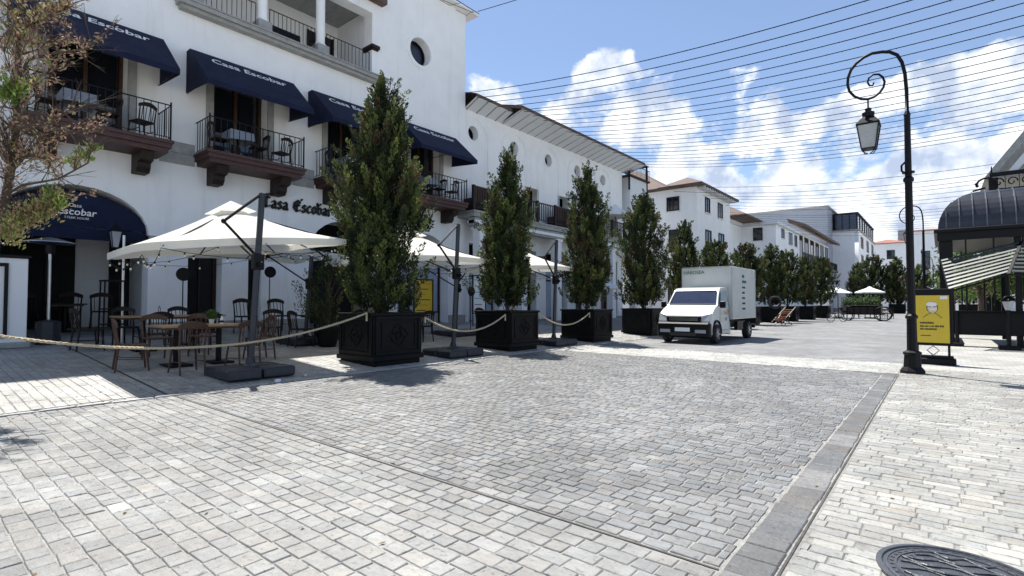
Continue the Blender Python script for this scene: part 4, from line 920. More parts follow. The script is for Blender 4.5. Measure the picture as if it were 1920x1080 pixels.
# ------------------------------------------------------------ half-dead cypress, left foreground
def foreground_tree():
    g = np.random.default_rng(21)
    e = empty('cypress_tree', 'half-dead cypress with bare twigs and brown foliage at the left edge', 'tree', (-9.4,.3,1.0))
    off = Vector(e.location)
    mb = MB(); P = []; AX = []; C = []
    stem = [(-9.4,.3,.9),(-9.3,.75,1.62),(-9.14,.97,2.59),(-9.04,1.03,3.19),(-9.0,1.04,3.79),(-8.97,1.04,4.33),(-8.96,1.03,4.85),(-8.89,1.07,5.9)]
    mb.tube(stem, [.06,.055,.05,.04,.034,.028,.022,.01], 7)
    limbs = [[(-9.0,1.03,3.0),(-8.69,1.18,3.28),(-8.42,1.4,3.41),(-8.07,1.69,3.49)],[(-9.02,1.0,3.3),(-8.6,1.0,3.42),(-8.31,1.23,3.48),(-8.08,1.42,3.63),(-7.86,1.59,3.73)],
      [(-8.97,1.04,4.1),(-8.75,1.1,4.35),(-8.45,1.34,4.43),(-8.19,1.55,4.47),(-8.03,1.68,4.61)],[(-9.14,.95,2.5),(-8.71,.93,2.61),(-8.55,1.06,2.73),(-8.22,1.33,2.8),(-7.95,1.55,2.99),(-7.9,1.58,3.19)],
      [(-8.96,1.03,4.74),(-8.73,1.22,4.91),(-8.53,1.38,5.01),(-8.47,1.43,5.14)],[(-9.16,.9,2.2),(-8.76,1.03,2.37),(-8.56,1.19,2.5),(-8.31,1.39,2.59)],[(-9.03,1.0,3.1),(-8.73,1.16,3.15),(-8.58,1.28,3.09),(-8.51,1.35,2.89)]]
    for L in limbs:
        mb.tube(L, [.022*(1-.75*i/(len(L)-1)) for i in range(len(L))], 5)
    rg = random.Random(5)
    def twigs(L, n, bare):
        L = [Vector(p) for p in L]
        for _ in range(n):
            i = rg.randrange(len(L)-1); p = L[i].lerp(L[i+1], rg.random()); d = (L[i+1]-L[i]).normalized()
            q = d*.6+Vector((rg.gauss(0,.5), rg.gauss(0,.5), rg.gauss(.3,.45))); q.normalize(); l = rg.uniform(.10,.34)
            m_ = p+q*l*.5+Vector((0,0,.02)); en = p+q*l+Vector((0,0,.05)); mb.tube([p,m_,en], [.007,.005,.002], 3, cap=False)
            for _ in range(4):
                q2 = (q+Vector((rg.gauss(0,.6),rg.gauss(0,.6),rg.gauss(0,.6)))).normalized(); mb.tube([p.lerp(en, rg.uniform(.3,1)), en+q2*rg.uniform(.04,.12)], [.003,.0015], 3, cap=False)
            if rg.random() > bare:
                for s in range(rg.randint(12,30)):
                    t = rg.random(); w = p.lerp(en, t); P.append(w+Vector((rg.gauss(0,.03),rg.gauss(0,.03),rg.gauss(0,.03)))); AX.append(q+Vector((rg.gauss(0,.5),rg.gauss(0,.5),rg.gauss(0,.5))))
                    C.append([(.26,.16,.11),(.36,.20,.18),(.22,.17,.11),(.24,.21,.11)][rg.randrange(4)])
    for i, L in enumerate(limbs): twigs(L, 26 if i not in (4,5) else 36, .8 if i < 4 else .35)
    twigs(stem[2:], 60, .68)
    for _ in range(22):      # more side limbs filling the left edge
        i = rg.randrange(2, 7); p = Vector(stem[i]).lerp(Vector(stem[min(i+1,7)]), rg.random()); a = rg.uniform(0,2*PI); l = rg.uniform(.35,.75); q = Vector((math.cos(a), math.sin(a), rg.uniform(.2,.9))).normalized()
        L = [p, p+q*l*.5+Vector((0,0,-.03)), p+q*l+Vector((0,0,.08))]; mb.tube(L, [.014,.009,.004], 4, cap=False); twigs(L, 8, .6)
    def clump(c, r, n, col):
        for _ in range(n):
            d = Vector((rg.gauss(0,1),rg.gauss(0,1),rg.gauss(0,1)))*r*.45; P.append(Vector(c)+d); AX.append(d.normalized()*.5+Vector((rg.gauss(0,.3),rg.gauss(0,.3),.8)))
            k = rg.uniform(.6,1.35); C.append(tuple(v*k for v in col[rg.randrange(len(col))]))
    gr = [(.17,.24,.05),(.25,.30,.08),(.12,.19,.04)]; br = [(.21,.16,.07),(.26,.17,.10),(.15,.16,.06),(.28,.24,.11)]
    for c in ((-8.79,.95,3.94),(-8.85,.93,3.86),(-8.70,1.0,3.98)): clump(c, .13, 240, gr)
    for c in ((-8.14,1.51,3.13),(-8.18,1.46,3.04),(-7.97,1.6,3.2),(-8.0,1.56,3.08)): clump(c, .07, 70, gr)
    for c in ((-8.61,1.15,2.4),(-8.43,1.3,2.52),(-8.72,1.05,2.3),(-8.5,1.22,2.42),(-8.82,.99,2.15)): clump(c, .16, 300, br+gr[:1])
    for c in ((-8.35,1.36,2.56),(-8.4,1.3,2.62)): clump(c, .10, 160, gr)
    for c in ((-8.72,.98,4.76),(-8.52,1.14,4.9),(-8.78,.94,4.44),(-8.57,1.11,4.57),(-8.36,1.27,4.95),(-8.82,.89,4.9),(-8.9,.9,4.6),(-8.65,1.05,5.1)): clump(c, .17, 75, br)
    for c in ((-8.48,1.2,4.24),(-8.58,1.12,4.04),(-8.69,1.05,3.52),(-8.49,1.22,3.39),(-8.6,1.14,3.12),(-8.75,1.02,2.93),(-8.45,1.26,3.12),(-8.8,.97,3.26)): clump(c, .15, 34, br+[(.26,.15,.14)])
    o = mb.build('trunk', 'bark', e); fixp(o, e)
    P_ = np.array([tuple(p) for p in P]); A_ = np.array([tuple(a) for a in AX]); C_a = np.array(C); n = len(P_)
    C_a = C_a*1.25
    V, Cc = leaves(P_, A_, .05*g.uniform(.6,1.5,n), .022*g.uniform(.7,1.5,n), C_a); fixp(link('crown', leafmesh('crown', V, Cc, M['leaf']), e), e)
    return e
foreground_tree()
make_planter((-9.4,-.15,.03), 'black planter just outside the left edge holding the half-dead cypress')

# ------------------------------------------------------------ ropes between the planters
def rope(p0, p1, sag, label):
    p0, p1 = Vector(p0), Vector(p1); n = 26; mid = []
    for i in range(n+1):
        t = i/n; p = p0.lerp(p1, t); p.z -= sag*4*t*(1-t); mid.append(p)
    mb = MB()
    for s in range(3):          # three twisted strands
        pts = []; m_ = n*7; L = (p1-p0).length
        d = (p1-p0).normalized(); side = d.cross(Vector((0,0,1))).normalized()
        for i in range(m_+1):
            t = i/m_; p = p0.lerp(p1, t); p.z -= sag*4*t*(1-t); w = t*L*38+2*PI*s/3; pts.append(p+side*math.cos(w)*.011+Vector((0,0,1))*math.sin(w)*.011)
        mb.tube(pts, .0115, 4)
    root = mb.build('rope', 'rope', None); tag(root, label, 'rope', 'ropes hung between the planters')
    kn = MB(); kn.tube([p1, p1+Vector((0,0,-.16))], [.017,.022], 6); kn.tube([p0, p0+Vector((0,0,-.12))], [.017,.02], 6); kn.build('rope_end', 'rope', root)
rope((-8.75,.45,1.03),(-8.78,6.12,1.10),.44,'long sagging rope from the left edge to the nearest planter')
rope((-8.57,7.45,.99),(-8.75,10.33,1.0),.36,'sagging rope between the first and second planters')
rope((-8.6,11.65,.99),(-8.7,14.45,.99),.34,'sagging rope between the second and third planters')

# ------------------------------------------------------------ cantilever umbrellas
def umbrella(cx, cy, hx, hy, z, rise, tilt, pole, label, back=False, bulbs=True):
    g = tz(pole[0]); e = empty('cantilever_umbrella', label, 'umbrella', (pole[0], pole[1], g), 0, 'cream cantilever umbrellas on the terrace')
    def P(u, v, k=0):   # canopy point
        return Vector((cx+u*hx, cy+v*hy, z+tilt*v*.5+k)) - Vector((pole[0], pole[1], g))
    apex = Vector((cx, cy, z+rise)) - Vector((pole[0], pole[1], g))
    mb = MB(); C4 = [(-1,-1),(1,-1),(1,1),(-1,1)]; N = 6
    for q in range(4):
        a = P(*C4[q]); b = P(*C4[(q+1)%4]); rows = []
        for i in range(N+1):
            t = i/N; w = []
            for j in range(N+1):
                s = j/N; ed = a.lerp(b, s); ed.z += -.0+.05*math.sin(PI*s); p = apex.lerp(ed, t); p.z -= .10*math.sin(PI*t)*(1-.5*math.sin(PI*s)); w.append(p)
            rows.append(w)
        V = [p for w in rows for p in w]; mb.add(V, [(i*(N+1)+j, (i+1)*(N+1)+j, (i+1)*(N+1)+j+1, i*(N+1)+j+1) for i in range(N) for j in range(N)])
    can = mb.build('canopy', 'cream', e, smooth=True)
    mb = MB()
    for q in range(4):
        a = P(*C4[q]); b = P(*C4[(q+1)%4])
        for j in range(6):
            p, r_ = a.lerp(b, j/6), a.lerp(b, (j+1)/6); p.z += .05*math.sin(PI*j/6); r_.z += .05*math.sin(PI*(j+1)/6)
            mb.add([p, r_, r_-Vector((0,0,.13)), p-Vector((0,0,.13))], [(0,1,2,3)])
    mb.build('valance', 'cream', can)
    mb = MB(); ca = apex+Vector((0,0,.10)); cv = [apex.lerp(P(*c), .22)+Vector((0,0,.035)) for c in C4]
    for q in range(4): mb.add([ca, cv[q], cv[(q+1)%4]], [(0,1,2)])
    mb.build('vent_cap', 'cream', can)
    for k in range(8):
        c = [(-1,-1),(0,-1),(1,-1),(1,0),(1,1),(0,1),(-1,1),(-1,0)][k]; en = P(*c)*.985; rb = MB().bar(apex+Vector((0,0,-.1)), en+Vector((0,0,-.03)), .014).build('rib', 'metal', e)
        MB().bar(apex+Vector((0,0,-.62)), (apex.lerp(en,.52)+Vector((0,0,-.1))), .010).build('strut', 'metal', rb)
    MB().lathe([(.05,-.66),(.05,-.1),(.03,.02)], apex.x, apex.y, 8, apex.z).build('hub', 'metal', e)
    H = 3.22-g if not back else 2.75-g
    lean = .16
    mb = MB(); mb.tube([(0,0,.16),(0,lean,H)], .052, 8); mb.lathe([(.15,.16),(.14,.19),(.08,.22),(.06,.32)], 0, 0, 10); mb.build('pole', 'metal2', e)
    top = Vector((0,lean,H)); el = top+Vector((-.02, -.62, -.56)); sl = Vector((0,lean*.62,H*.62))
    if back: el = top+Vector((.3,.2,-.25))
    mb = MB(); mb.tube([top, el], .024, 6); mb.tube([el, sl+Vector((-.04,-.02,.12))], .024, 6); mb.ball(el, .045); mb.build('arm', 'metal', e)
    mb = MB(); mb.tube([sl, apex+Vector((0,0,-.6))], .02, 6); mb.build('support_arm', 'metal', e)
    mb = MB(); mb.bbox(-.07,.07,sl.y-.09,sl.y+.09,sl.z-.14,sl.z+.14,.015); mb.ball((.12,sl.y,sl.z-.05),.05); mb.build('crank_box', 'metal', e)
    for (x0,y0) in ((-.50,-.56),(.02,-.56),(-.50,.01),(.02,.01)):
        t_ = MB().bbox(x0,x0+.49,y0,y0+.54,0,.17,.03).build('weight', 'metal2', e)
    if bulbs:
        s = empty('string_lights', 'string of clear bulbs draped under '+label, 'string lights', (pole[0], pole[1], g), 0, 'bulb strings under the umbrellas')
        path = [P(-1,-1,-.1),P(0,-.9,-.12),P(1,-1,-.1),P(1,1,-.1),P(-1,1,-.1),P(-1,-1,-.1),P(0,0,.1),P(1,1,-.1)]
        mbw = MB(); bm = MB().ball((0,0,-.055), .019, 6, 4, 1.4).mesh('bulb', M['bulb']); sm = MB().lathe([(.014,-.035),(.014,0)], n=6).mesh('socket', M['metal'])
        for a, b in zip(path[:-1], path[1:]):
            n = 10; pts = []
            for i in range(n+1):
                t = i/n; p = a.lerp(b, t); p.z -= .22*4*t*(1-t); pts.append(p)
                if i % 2 == 1:
                    o = link('bulb', bm, s, loc=p); link('socket', sm, o)
            mbw.tube(pts, .006, 4)
        mbw.build('cable', 'metal', s)
    return e
umbrella(-10.8,4.35,1.52,1.62,2.42,.80,.34,(-9.16,4.05),'the nearest cream umbrella over the wooden table')
umbrella(-10.9,8.9,1.5,1.55,2.42,.80,.1,(-9.05,8.75),'the second cream umbrella, behind the nearest planter')
umbrella(-10.9,13.2,1.5,1.55,2.42,.80,.1,(-9.05,12.95),'the third cream umbrella, behind the second planter')
umbrella(-14.0,6.6,1.35,1.5,2.62,.55,0,(-12.7,7.0),'the smaller rear cream umbrella near the wall',True,False)
umbrella(-13.9,11.6,1.4,1.5,2.7,.6,0,(-12.4,12.1),'the rear cream umbrella under the navy oval sign',True,False)

# ------------------------------------------------------------ furniture
def chair(m, label, slats=4):
    e = empty('chair', label, 'chair', (0,0,0)); w = .21
    MB().bbox(-w,w,-.2,.21,.42,.455,.01).build('seat', m, e)
    for sx in (-1,1):
        MB().tube([(sx*(w-.03),.18,.43),(sx*(w+.01),.23,0)], [.02,.015], 6).build('leg', m, e)
        MB().tube([(sx*(w-.02),-.24,.0),(sx*(w-.02),-.19,.44),(sx*(w-.01),-.25,.80)], [.016,.02,.015], 6).build('leg', m, e)
        MB().bar((sx*(w-.01),.20,.20),(sx*(w-.02),-.21,.22),.010).build('stretcher', m, e)
    mb = MB(); n = 8; V = []
    for i in range(n+1):
        t = -1+2*i/n; x = t*(w+.015); z = .90-.07*t*t; y = -.27+.035*t*t
        V += [(x,y,z-.10+.02*t*t),(x,y-.02,z),(x,y+.018,z),(x,y+.018,z-.10+.02*t*t)]
    F = []
    for i in range(n):
        a = i*4; b = a+4; F += [(a,a+1,b+1,b),(a+1,a+2,b+2,b+1),(a+2,a+3,b+3,b+2),(a+3,a,b,b+3)]
    F += [(3,2,1,0),(n*4,n*4+1,n*4+2,n*4+3)]; mb.add(V, F); mb.build('top_rail', m, e)
    for k in range(slats):
        x = -.13+.26*k/(slats-1); MB().bar((x,-.19,.45),(x*1.05,-.265,.80),.009).build('spindle', m, e)
    return e
used = {}
def place(key, m, x, y, rot, label, group, z=None):
    z = tz(x) if z is None else z
    if key not in used: used[key] = chair(m, label); o = used[key]; o.location = (x,y,z); o.rotation_euler = (0,0,rot); o['group'] = group
    else: o = dup(used[key], (x,y,z), rot, label, group=group)
    return o
GW = 'wooden chairs around the terrace tables'
for x, y, r, l in ((-9.95,3.35,PI/2,'brown wooden chair with its back to the road, nearest the camera'),(-9.9,4.25,PI/2+.1,'brown wooden chair beside the umbrella pole'),(-10.75,2.75,-.15,'brown wooden chair at the left end of the near table'),
                   (-11.65,3.4,-PI/2,'brown wooden chair on the far side of the near table, left'),(-11.65,4.2,-PI/2,'brown wooden chair on the far side of the near table, right'),(-10.8,4.95,PI,'brown wooden chair at the right end of the near table')):
    place('w', 'wood', x, y, r, l, GW)
GB = 'dark chairs on the terrace'
bl = [(-13.75,2.75,0.1,'dark chair at the left end of the rear table'),(-14.1,3.5,-PI/2,'dark chair behind the rear table, left'),(-14.1,4.6,-PI/2,'dark chair behind the rear table, right'),(-12.4,3.6,PI/2,'dark chair in front of the rear table, left'),(-12.4,4.5,PI/2,'dark chair in front of the rear table, right'),
      (-12.2,6.6,0,'dark chair left of the small dark table by the rear umbrella'),(-12.9,6.2,PI*.4,'dark chair behind the small dark table by the rear umbrella'),(-13.2,7.9,-PI/2,'dark chair left of the potted shrub'),(-12.3,8.1,PI,'dark chair facing the wall left of the potted shrub'),
      (-11.4,9.0,PI/2,'dark chair under the second umbrella, street side'),(-12.4,9.3,-PI/2,'dark chair under the second umbrella, wall side'),(-11.6,10.0,PI/2,'dark chair under the second umbrella, far street side'),(-12.5,10.3,-PI/2,'dark chair under the second umbrella, far wall side'),
      (-11.5,13.4,PI/2,'dark chair under the third umbrella, street side'),(-12.5,13.6,-PI/2,'dark chair under the third umbrella, wall side')]
for x, y, r, l in bl: place('b', 'brown', x, y, r, l, GB)
for k, (x, y, r, l) in enumerate(((-18.4,3.25,PI/2,'dark chair against the dark doorway inside the arch'),(-18.3,3.95,PI/2-.2,'tall dark chair against the white wall inside the arch'),(-18.5,2.4,-PI/2,'dark chair deep in the doorway inside the arch'),
      (-15.6,6.75,-PI/2,'dark chair between the two ground floor doors'),(-15.6,7.75,-PI/2,'dark chair right of the narrow door'))):
    o = place('b', 'brown', x, y, r, l, GB, z=tz(x)+.0); o.scale = (1.15,1.15,1.15)
def table(x0, x1, y0, y1, m, label, base='metal', z=None):
    cx, cy = (x0+x1)/2, (y0+y1)/2; z = tz(cx) if z is None else z
    e = empty('table', label, 'table', (cx,cy,z), 0, 'terrace tables'); w, l = (x1-x0)/2, (y1-y0)/2
    n = max(2, round((x1-x0)/.16))
    for k in range(n): MB().bbox(-w+2*w*k/n+.002,-w+2*w*(k+1)/n-.002,-l,l,.715,.75,.004).build('plank', m, e)
    for s in ((-1,1) if l > .6 else (0,)):
        MB().tube([(0,s*l*.5,.04),(0,s*l*.5,.71)], .05, 8).build('pedestal', base, e); MB().bbox(-.26,.26,s*l*.5-.2,s*l*.5+.2,0,.04,.01).build('foot', base, e)
    MB().box(-w+.06,w-.06,-l+.06,l-.06,.68,.7148).build('apron', 'wood', e)
    return e
table(-11.3,-10.4,3.1,4.55,'table','light wooden table under the nearest umbrella')
table(-13.7,-12.8,3.1,5.1,'table','longer wooden table behind the nearest one, closer to the arch')
table(-12.95,-12.35,6.9,7.6,'brown','small dark table by the rear umbrella pole')
table(-12.3,-11.5,9.1,10.2,'wood','dark table under the second umbrella'); table(-12.3,-11.5,13.1,14.2,'wood','dark table under the third umbrella')
table(-18.3,-17.6,2.7,3.5,'brown','small dark table inside the arch'); 
# table-top things
tb = empty('topiary_pot', 'small round topiary ball in a pot on the near wooden table', 'potted plant', (-11.1,4.15,tz(-10.85)+.75))
MB().lathe([(.04,0),(.055,.09),(.05,.09),(.045,.07)], n=10).build('pot', 'whitep', tb)
g = np.random.default_rng(3); d = g.normal(size=(900,3)); d /= np.linalg.norm(d,axis=1,keepdims=True); Pp = d*.095*g.uniform(.75,1.08,(900,1))+np.array([0,0,.18]); y = g.random((900,1))
V, Cc = leaves(Pp, g.normal(size=(900,3)), np.full(900,.026), np.full(900,.014), np.array([.03,.07,.02])*(1-y)+np.array([.08,.16,.04])*y); link('foliage', leafmesh('foliage', V, Cc, M['leaf']), tb)
cd_ = empty('condiment_bottle', 'white and black condiment bottle next to the topiary ball', 'bottle', (-10.75,4.2,tz(-10.85)+.75))
MB().lathe([(.032,0),(.032,.10),(.014,.13),(.014,.16)], n=10).build('bottle', 'whitep', cd_); MB().lathe([(.034,.03),(.034,.07)], n=10).build('band', 'metal', cd_); MB().lathe([(.017,.16),(.017,.19)], n=8).build('lid', 'metal', cd_)
ch_ = empty('condiment_caddy', 'small wire caddy on the rear wooden table', 'caddy', (-13.3,3.9,tz(-13.25)+.75))
MB().bbox(-.07,.07,-.05,.05,0,.05,.005).build('tray', 'metal', ch_); MB().tube([(-.06,0,.05),(-.06,0,.16),(0,0,.21),(.06,0,.16),(.06,0,.05)], .006, 5).build('handle', 'metal', ch_)
# round discs on stands
def disc(x, y, label, z=None, h=1.55):
    e = empty('round_sign_stand', label, 'stand', (x,y,tz(x) if z is None else z), 0, 'round black discs on thin stands')
    MB().tube([(0,0,.02),(0,0,h)], .013, 6).build('pole', 'metal', e); mb = MB(); 
    mb.prism([(.02,.16*math.cos(t),h+.12+.16*math.sin(t)) for t in np.linspace(0,2*PI,20,endpoint=False)], (.03,0,0)); mb.build('disc', 'metal', e); MB().lathe([(.2,0),(.19,.03),(.03,.05)], n=14).build('foot', 'metal', e)
disc(-13.9,4.55,'black round disc on a thin stand in front of the white pillar'); disc(-14.6,6.95,'black round disc on a stand by the second door', h=1.7); disc(-13.4,8.4,'black round disc on a stand near the potted shrub', h=1.45); disc(-12.2,12.6,'black round disc on a stand by the yellow menu poster', h=1.35)
# patio heater
ph_ = empty('patio_heater', 'silver patio heater with a flared hood in front of the arch', 'heater', (-15.2,2.35,tz(-15.2)))
MB().lathe([(.22,0),(.22,.5),(.16,.52),(.04,.55)], n=14).build('base', 'metal2', ph_); MB().tube([(0,0,.5),(0,0,2.0)], .03, 8).build('pole', 'chrome', ph_)
MB().lathe([(.08,2.0),(.09,2.2),(.1,2.22)], n=12).build('burner', 'metal', ph_); MB().lathe([(.46,2.24),(.45,2.26),(.1,2.36),(.02,2.37)], n=24).build('hood', 'chrome', ph_)
# service trolley / pale bar counter inside the arch
ct = empty('bar_counter', 'pale counter with dark top just inside the arch', 'counter', (-16.9,2.0,tz(-16.9)))
MB().bbox(-.25,.25,-.4,.15,0,.95,.01).build('body', 'whitep', ct); MB().bbox(-.3,.3,-.45,.35,.951,1.0,.01).build('counter_top', 'metal', ct)
hc = empty('high_chair', 'tall dark framed stand beside the arch pillar', 'stand', (-14.6,3.35,tz(-14.6)))
for a in (-.2,.2):
    for b in (-.2,.2): MB().tube([(a,b,0),(a*.9,b*.9,1.45)], .018, 5).build('leg', 'metal', hc)
for z in (.45,.8,1.44): MB().bbox(-.21,.21,-.21,.21,z,z+.03,.005).build('shelf', 'metal', hc)
# tall thin steel post
MBp = MB().tube([(-14.9,3.62,tz(-14.9)),(-14.9,3.62,2.9)], .03, 8); tag(MBp.build('steel_post', 'chrome'), 'thin silver post in front of the arch, right side', 'post')
# wall lantern by the arch
def wall_lantern(p, label):
    e = empty('wall_lantern', label, 'lantern', p)
    mb = MB(); 
    for k in range(4):
        a = PI/4+k*PI/2; mb.bar((.08*math.cos(a),.08*math.sin(a),-.28),(.16*math.cos(a),.16*math.sin(a),.12),.010)
    mb.lathe([(.17,.12),(.17,.14),(.1,.22),(.03,.3),(.02,.36)], n=4); mb.lathe([(.09,-.30),(.09,-.28)], n=4); mb.lathe([(.02,-.42),(.05,-.36),(.03,-.3)], n=8); mb.build('frame', 'metal', e)
    MB().lathe([(.075,-.27),(.14,.11)], n=4).build('glass', 'lampglass', e); MB().tube([(0,0,-.3),(-.15,.2,-.25),(-.3,.45,.0)], .012, 5).build('bracket', 'metal', e)
wall_lantern((-15.75,3.65,2.95), 'black wall lantern hanging inside the right side of the arch')
# balcony furniture
for bi, (y0, y1) in enumerate(BALC):
    nm = ['first','second','third','fourth'][bi]+' balcony'
    cy = (y0+y1)/2
    tbl = empty('balcony_table', 'small table under a grey-blue cloth on the '+nm+' from the left', 'table', (-15.75,cy-.45,5.5), 0, 'tables on the balconies')
    MB().tube([(0,0,0),(0,0,.7)], .03, 6).build('leg', 'metal', tbl); MB().bbox(-.3,.3,-.3,.3,.71,.74,.005).build('tabletop', 'wood', tbl)
    mb = MB(); mb.add([(-.32,-.32,.745),(.32,-.32,.745),(.32,.32,.745),(-.32,.32,.745),(-.34,-.34,.5),(.34,-.34,.46),(.35,.34,.52),(-.34,.34,.47)], [(0,1,2,3),(0,4,5,1),(1,5,6,2),(2,6,7,3),(3,7,4,0)]); mb.build('cloth', 'greycloth', tbl)
    for q, dy in enumerate((-.95,.15,.85)): place('b', 'brown', -15.75, cy+dy, [0,PI,PI/2+.3][q], 'dark chair '+['left of the cloth-covered table','right of the cloth-covered table','at the right end'][q]+' on the '+nm+' from the left', 'dark chairs on the balconies', z=5.5)
lb = empty('loggia_bench', 'dark slatted seat between the loggia columns on the top floor', 'bench', (XW-.6,8.5,9.7)); MB().bbox(-.2,.2,-.6,.6,.4,.46,.01).build('seat', 'metal', lb); MB().bbox(-.24,-.18,-.6,.6,.46,.9,.01).build('backrest', 'metal', lb); [MB().bar((sx*.16,sy*.52,0),(sx*.16,sy*.52,.4),.02).build('leg','metal',lb) for sx in (-1,1) for sy in (-1,1)]
# sign column at left edge with poster
sc = empty('poster_column', 'white advertising column with framed poster at the left edge', 'sign', (-14.9,1.2,tz(-14.9)))
MB().bbox(-.16,.16,-1.1,.74,.12,1.86,.01).build('body', 'white', sc); MB().bbox(-.22,.22,-1.16,.80,0,.12,.02).build('base', 'grey', sc); MB().bbox(-.2,.2,-1.15,.79,1.861,1.92,.01).build('cap', 'metal', sc)
fr = MB(); 
for y0,y1,z0,z1 in ((-.9,.44,.22,.28),(-.9,.44,1.68,1.75),(-.9,-.84,.28,1.68),(.38,.44,.28,1.68)): fr.box(.161,.20,y0,y1,z0,z1)
fo = fr.build('frame', 'metal', sc); MB().box(.161,.17,-.84,.38,.28,1.68).build('poster', 'whiteprint', sc)
mb = MB(); mb.prism([(.1705,.0+.22*math.cos(t),.85+.5*math.sin(t)) for t in np.linspace(0,2*PI,18,endpoint=False)], (.003,0,0)); mb.build('poster_figure', 'pinkprint', sc, label='pale pink printed figure')
wb = MB().box(-15.5,-15.2,-.2,1.55,2.3,2.75); tag(wb.build('walling', 'white'), 'plain white signboard above the poster column at the left edge', 'sign')  # a stray piece of wall built as its own box, not a sign
# menu posters, info board, oval sign
def framed(x, y0, y1, z0, z1, label, mats, name='menu_board'):
    e = empty(name, label, 'sign', (x,(y0+y1)/2,0)); cy = (y0+y1)/2
    MB().box(0,.03,y0-cy,y1-cy,z0,z1).build('board', mats[0], e); f = MB()
    for a,b,c,d_ in ((y0-.04,y1+.04,z1,z1+.04),(y0-.04,y1+.04,z0-.04,z0),(y0-.04,y0,z0,z1),(y1,y1+.04,z0,z1)): f.box(0,.05,a-cy,b-cy,c,d_)
    f.build('frame', 'metal', e); n = 6
    for k in range(n):
        zz = z1-(z1-z0)*(k+.6)/n; MB().box(.031,.033,y0-cy+.08,y1-cy-.08-.1*(k % 3),zz-.03,zz).build('print_line', mats[1+k % (len(mats)-1)], e)
    for s in (y0-cy, y1-cy): MB().bar((.015,s,tz(x)),(.015,s,z0),.02).build('leg', 'metal', e)
    return e
framed(-13.2,11.0,11.75,1.0,2.05,'yellow menu poster right of the nearest planter',['yellow','redprint','blackprint'])
framed(-14.6,15.2,15.9,.9,2.4,'tall info board with cyan and white print by the corner pillar',['whiteprint','cyanprint','blackprint','cyanprint'])
ov = empty('oval_sign', 'navy oval hanging sign left of the second cypress', 'sign', (-15.2,17.55,3.75)); mb = MB()
mb.prism([(-.03,.62*math.cos(t),.26*math.sin(t)) for t in np.linspace(0,2*PI,24,endpoint=False)], (.06,0,0)); mb.build('board', 'navy', ov); [MB().bar((0,s,.2),(0,s,.9),.008).build('chain','metal',ov) for s in (-.4,.4)]
mb = MB(); mb.tube([(.034,-.3+.06*k,.05*math.sin(k*1.9)) for k in range(11)], .008, 4); mb.build('script_mark', 'whiteprint', ov)
for k, y in enumerate((20.5,24.2)):
    s_ = empty('round_shop_sign', ['small black sign with a white disc between the second and third cypresses','small black sign with white mark between the third and fourth cypresses'][k], 'sign', (-15.2,y,3.3), 0, 'hanging shop signs'); MB().bbox(-.03,.03,-.4,.4,-.3,.3,.01).build('board','metal',s_)
    mb = MB(); mb.prism([(.031,.16*math.cos(t)+.15,.16*math.sin(t)) for t in np.linspace(0,2*PI,16,endpoint=False)], (.004,0,0)); mb.build('disc','whiteprint',s_)
# potted shrub
SH = cypress(31, 1.75, [(0,.3),(.4,.5),(.9,.48),(1.3,.32),(1.7,.06)], 120, 40, .05, None, .02, .02)
pt = empty('round_pot', 'dark pot holding the small shrub near the rear umbrella', 'pot', (-11.9,7.15,tz(-11.9))); MB().lathe([(.2,0),(.3,.45),(.3,.5),(.26,.5),(.25,.42)], n=16).build('bowl','metal',pt); MB().lathe([(.25,.40),(.25,.43)], n=16).build('soil','soil',pt)
tree('potted_shrub', SH, (-11.9,7.15,tz(-11.9)+.42), 'small dark green conifer in a pot left of the nearest planter', group=None, cat='shrub')

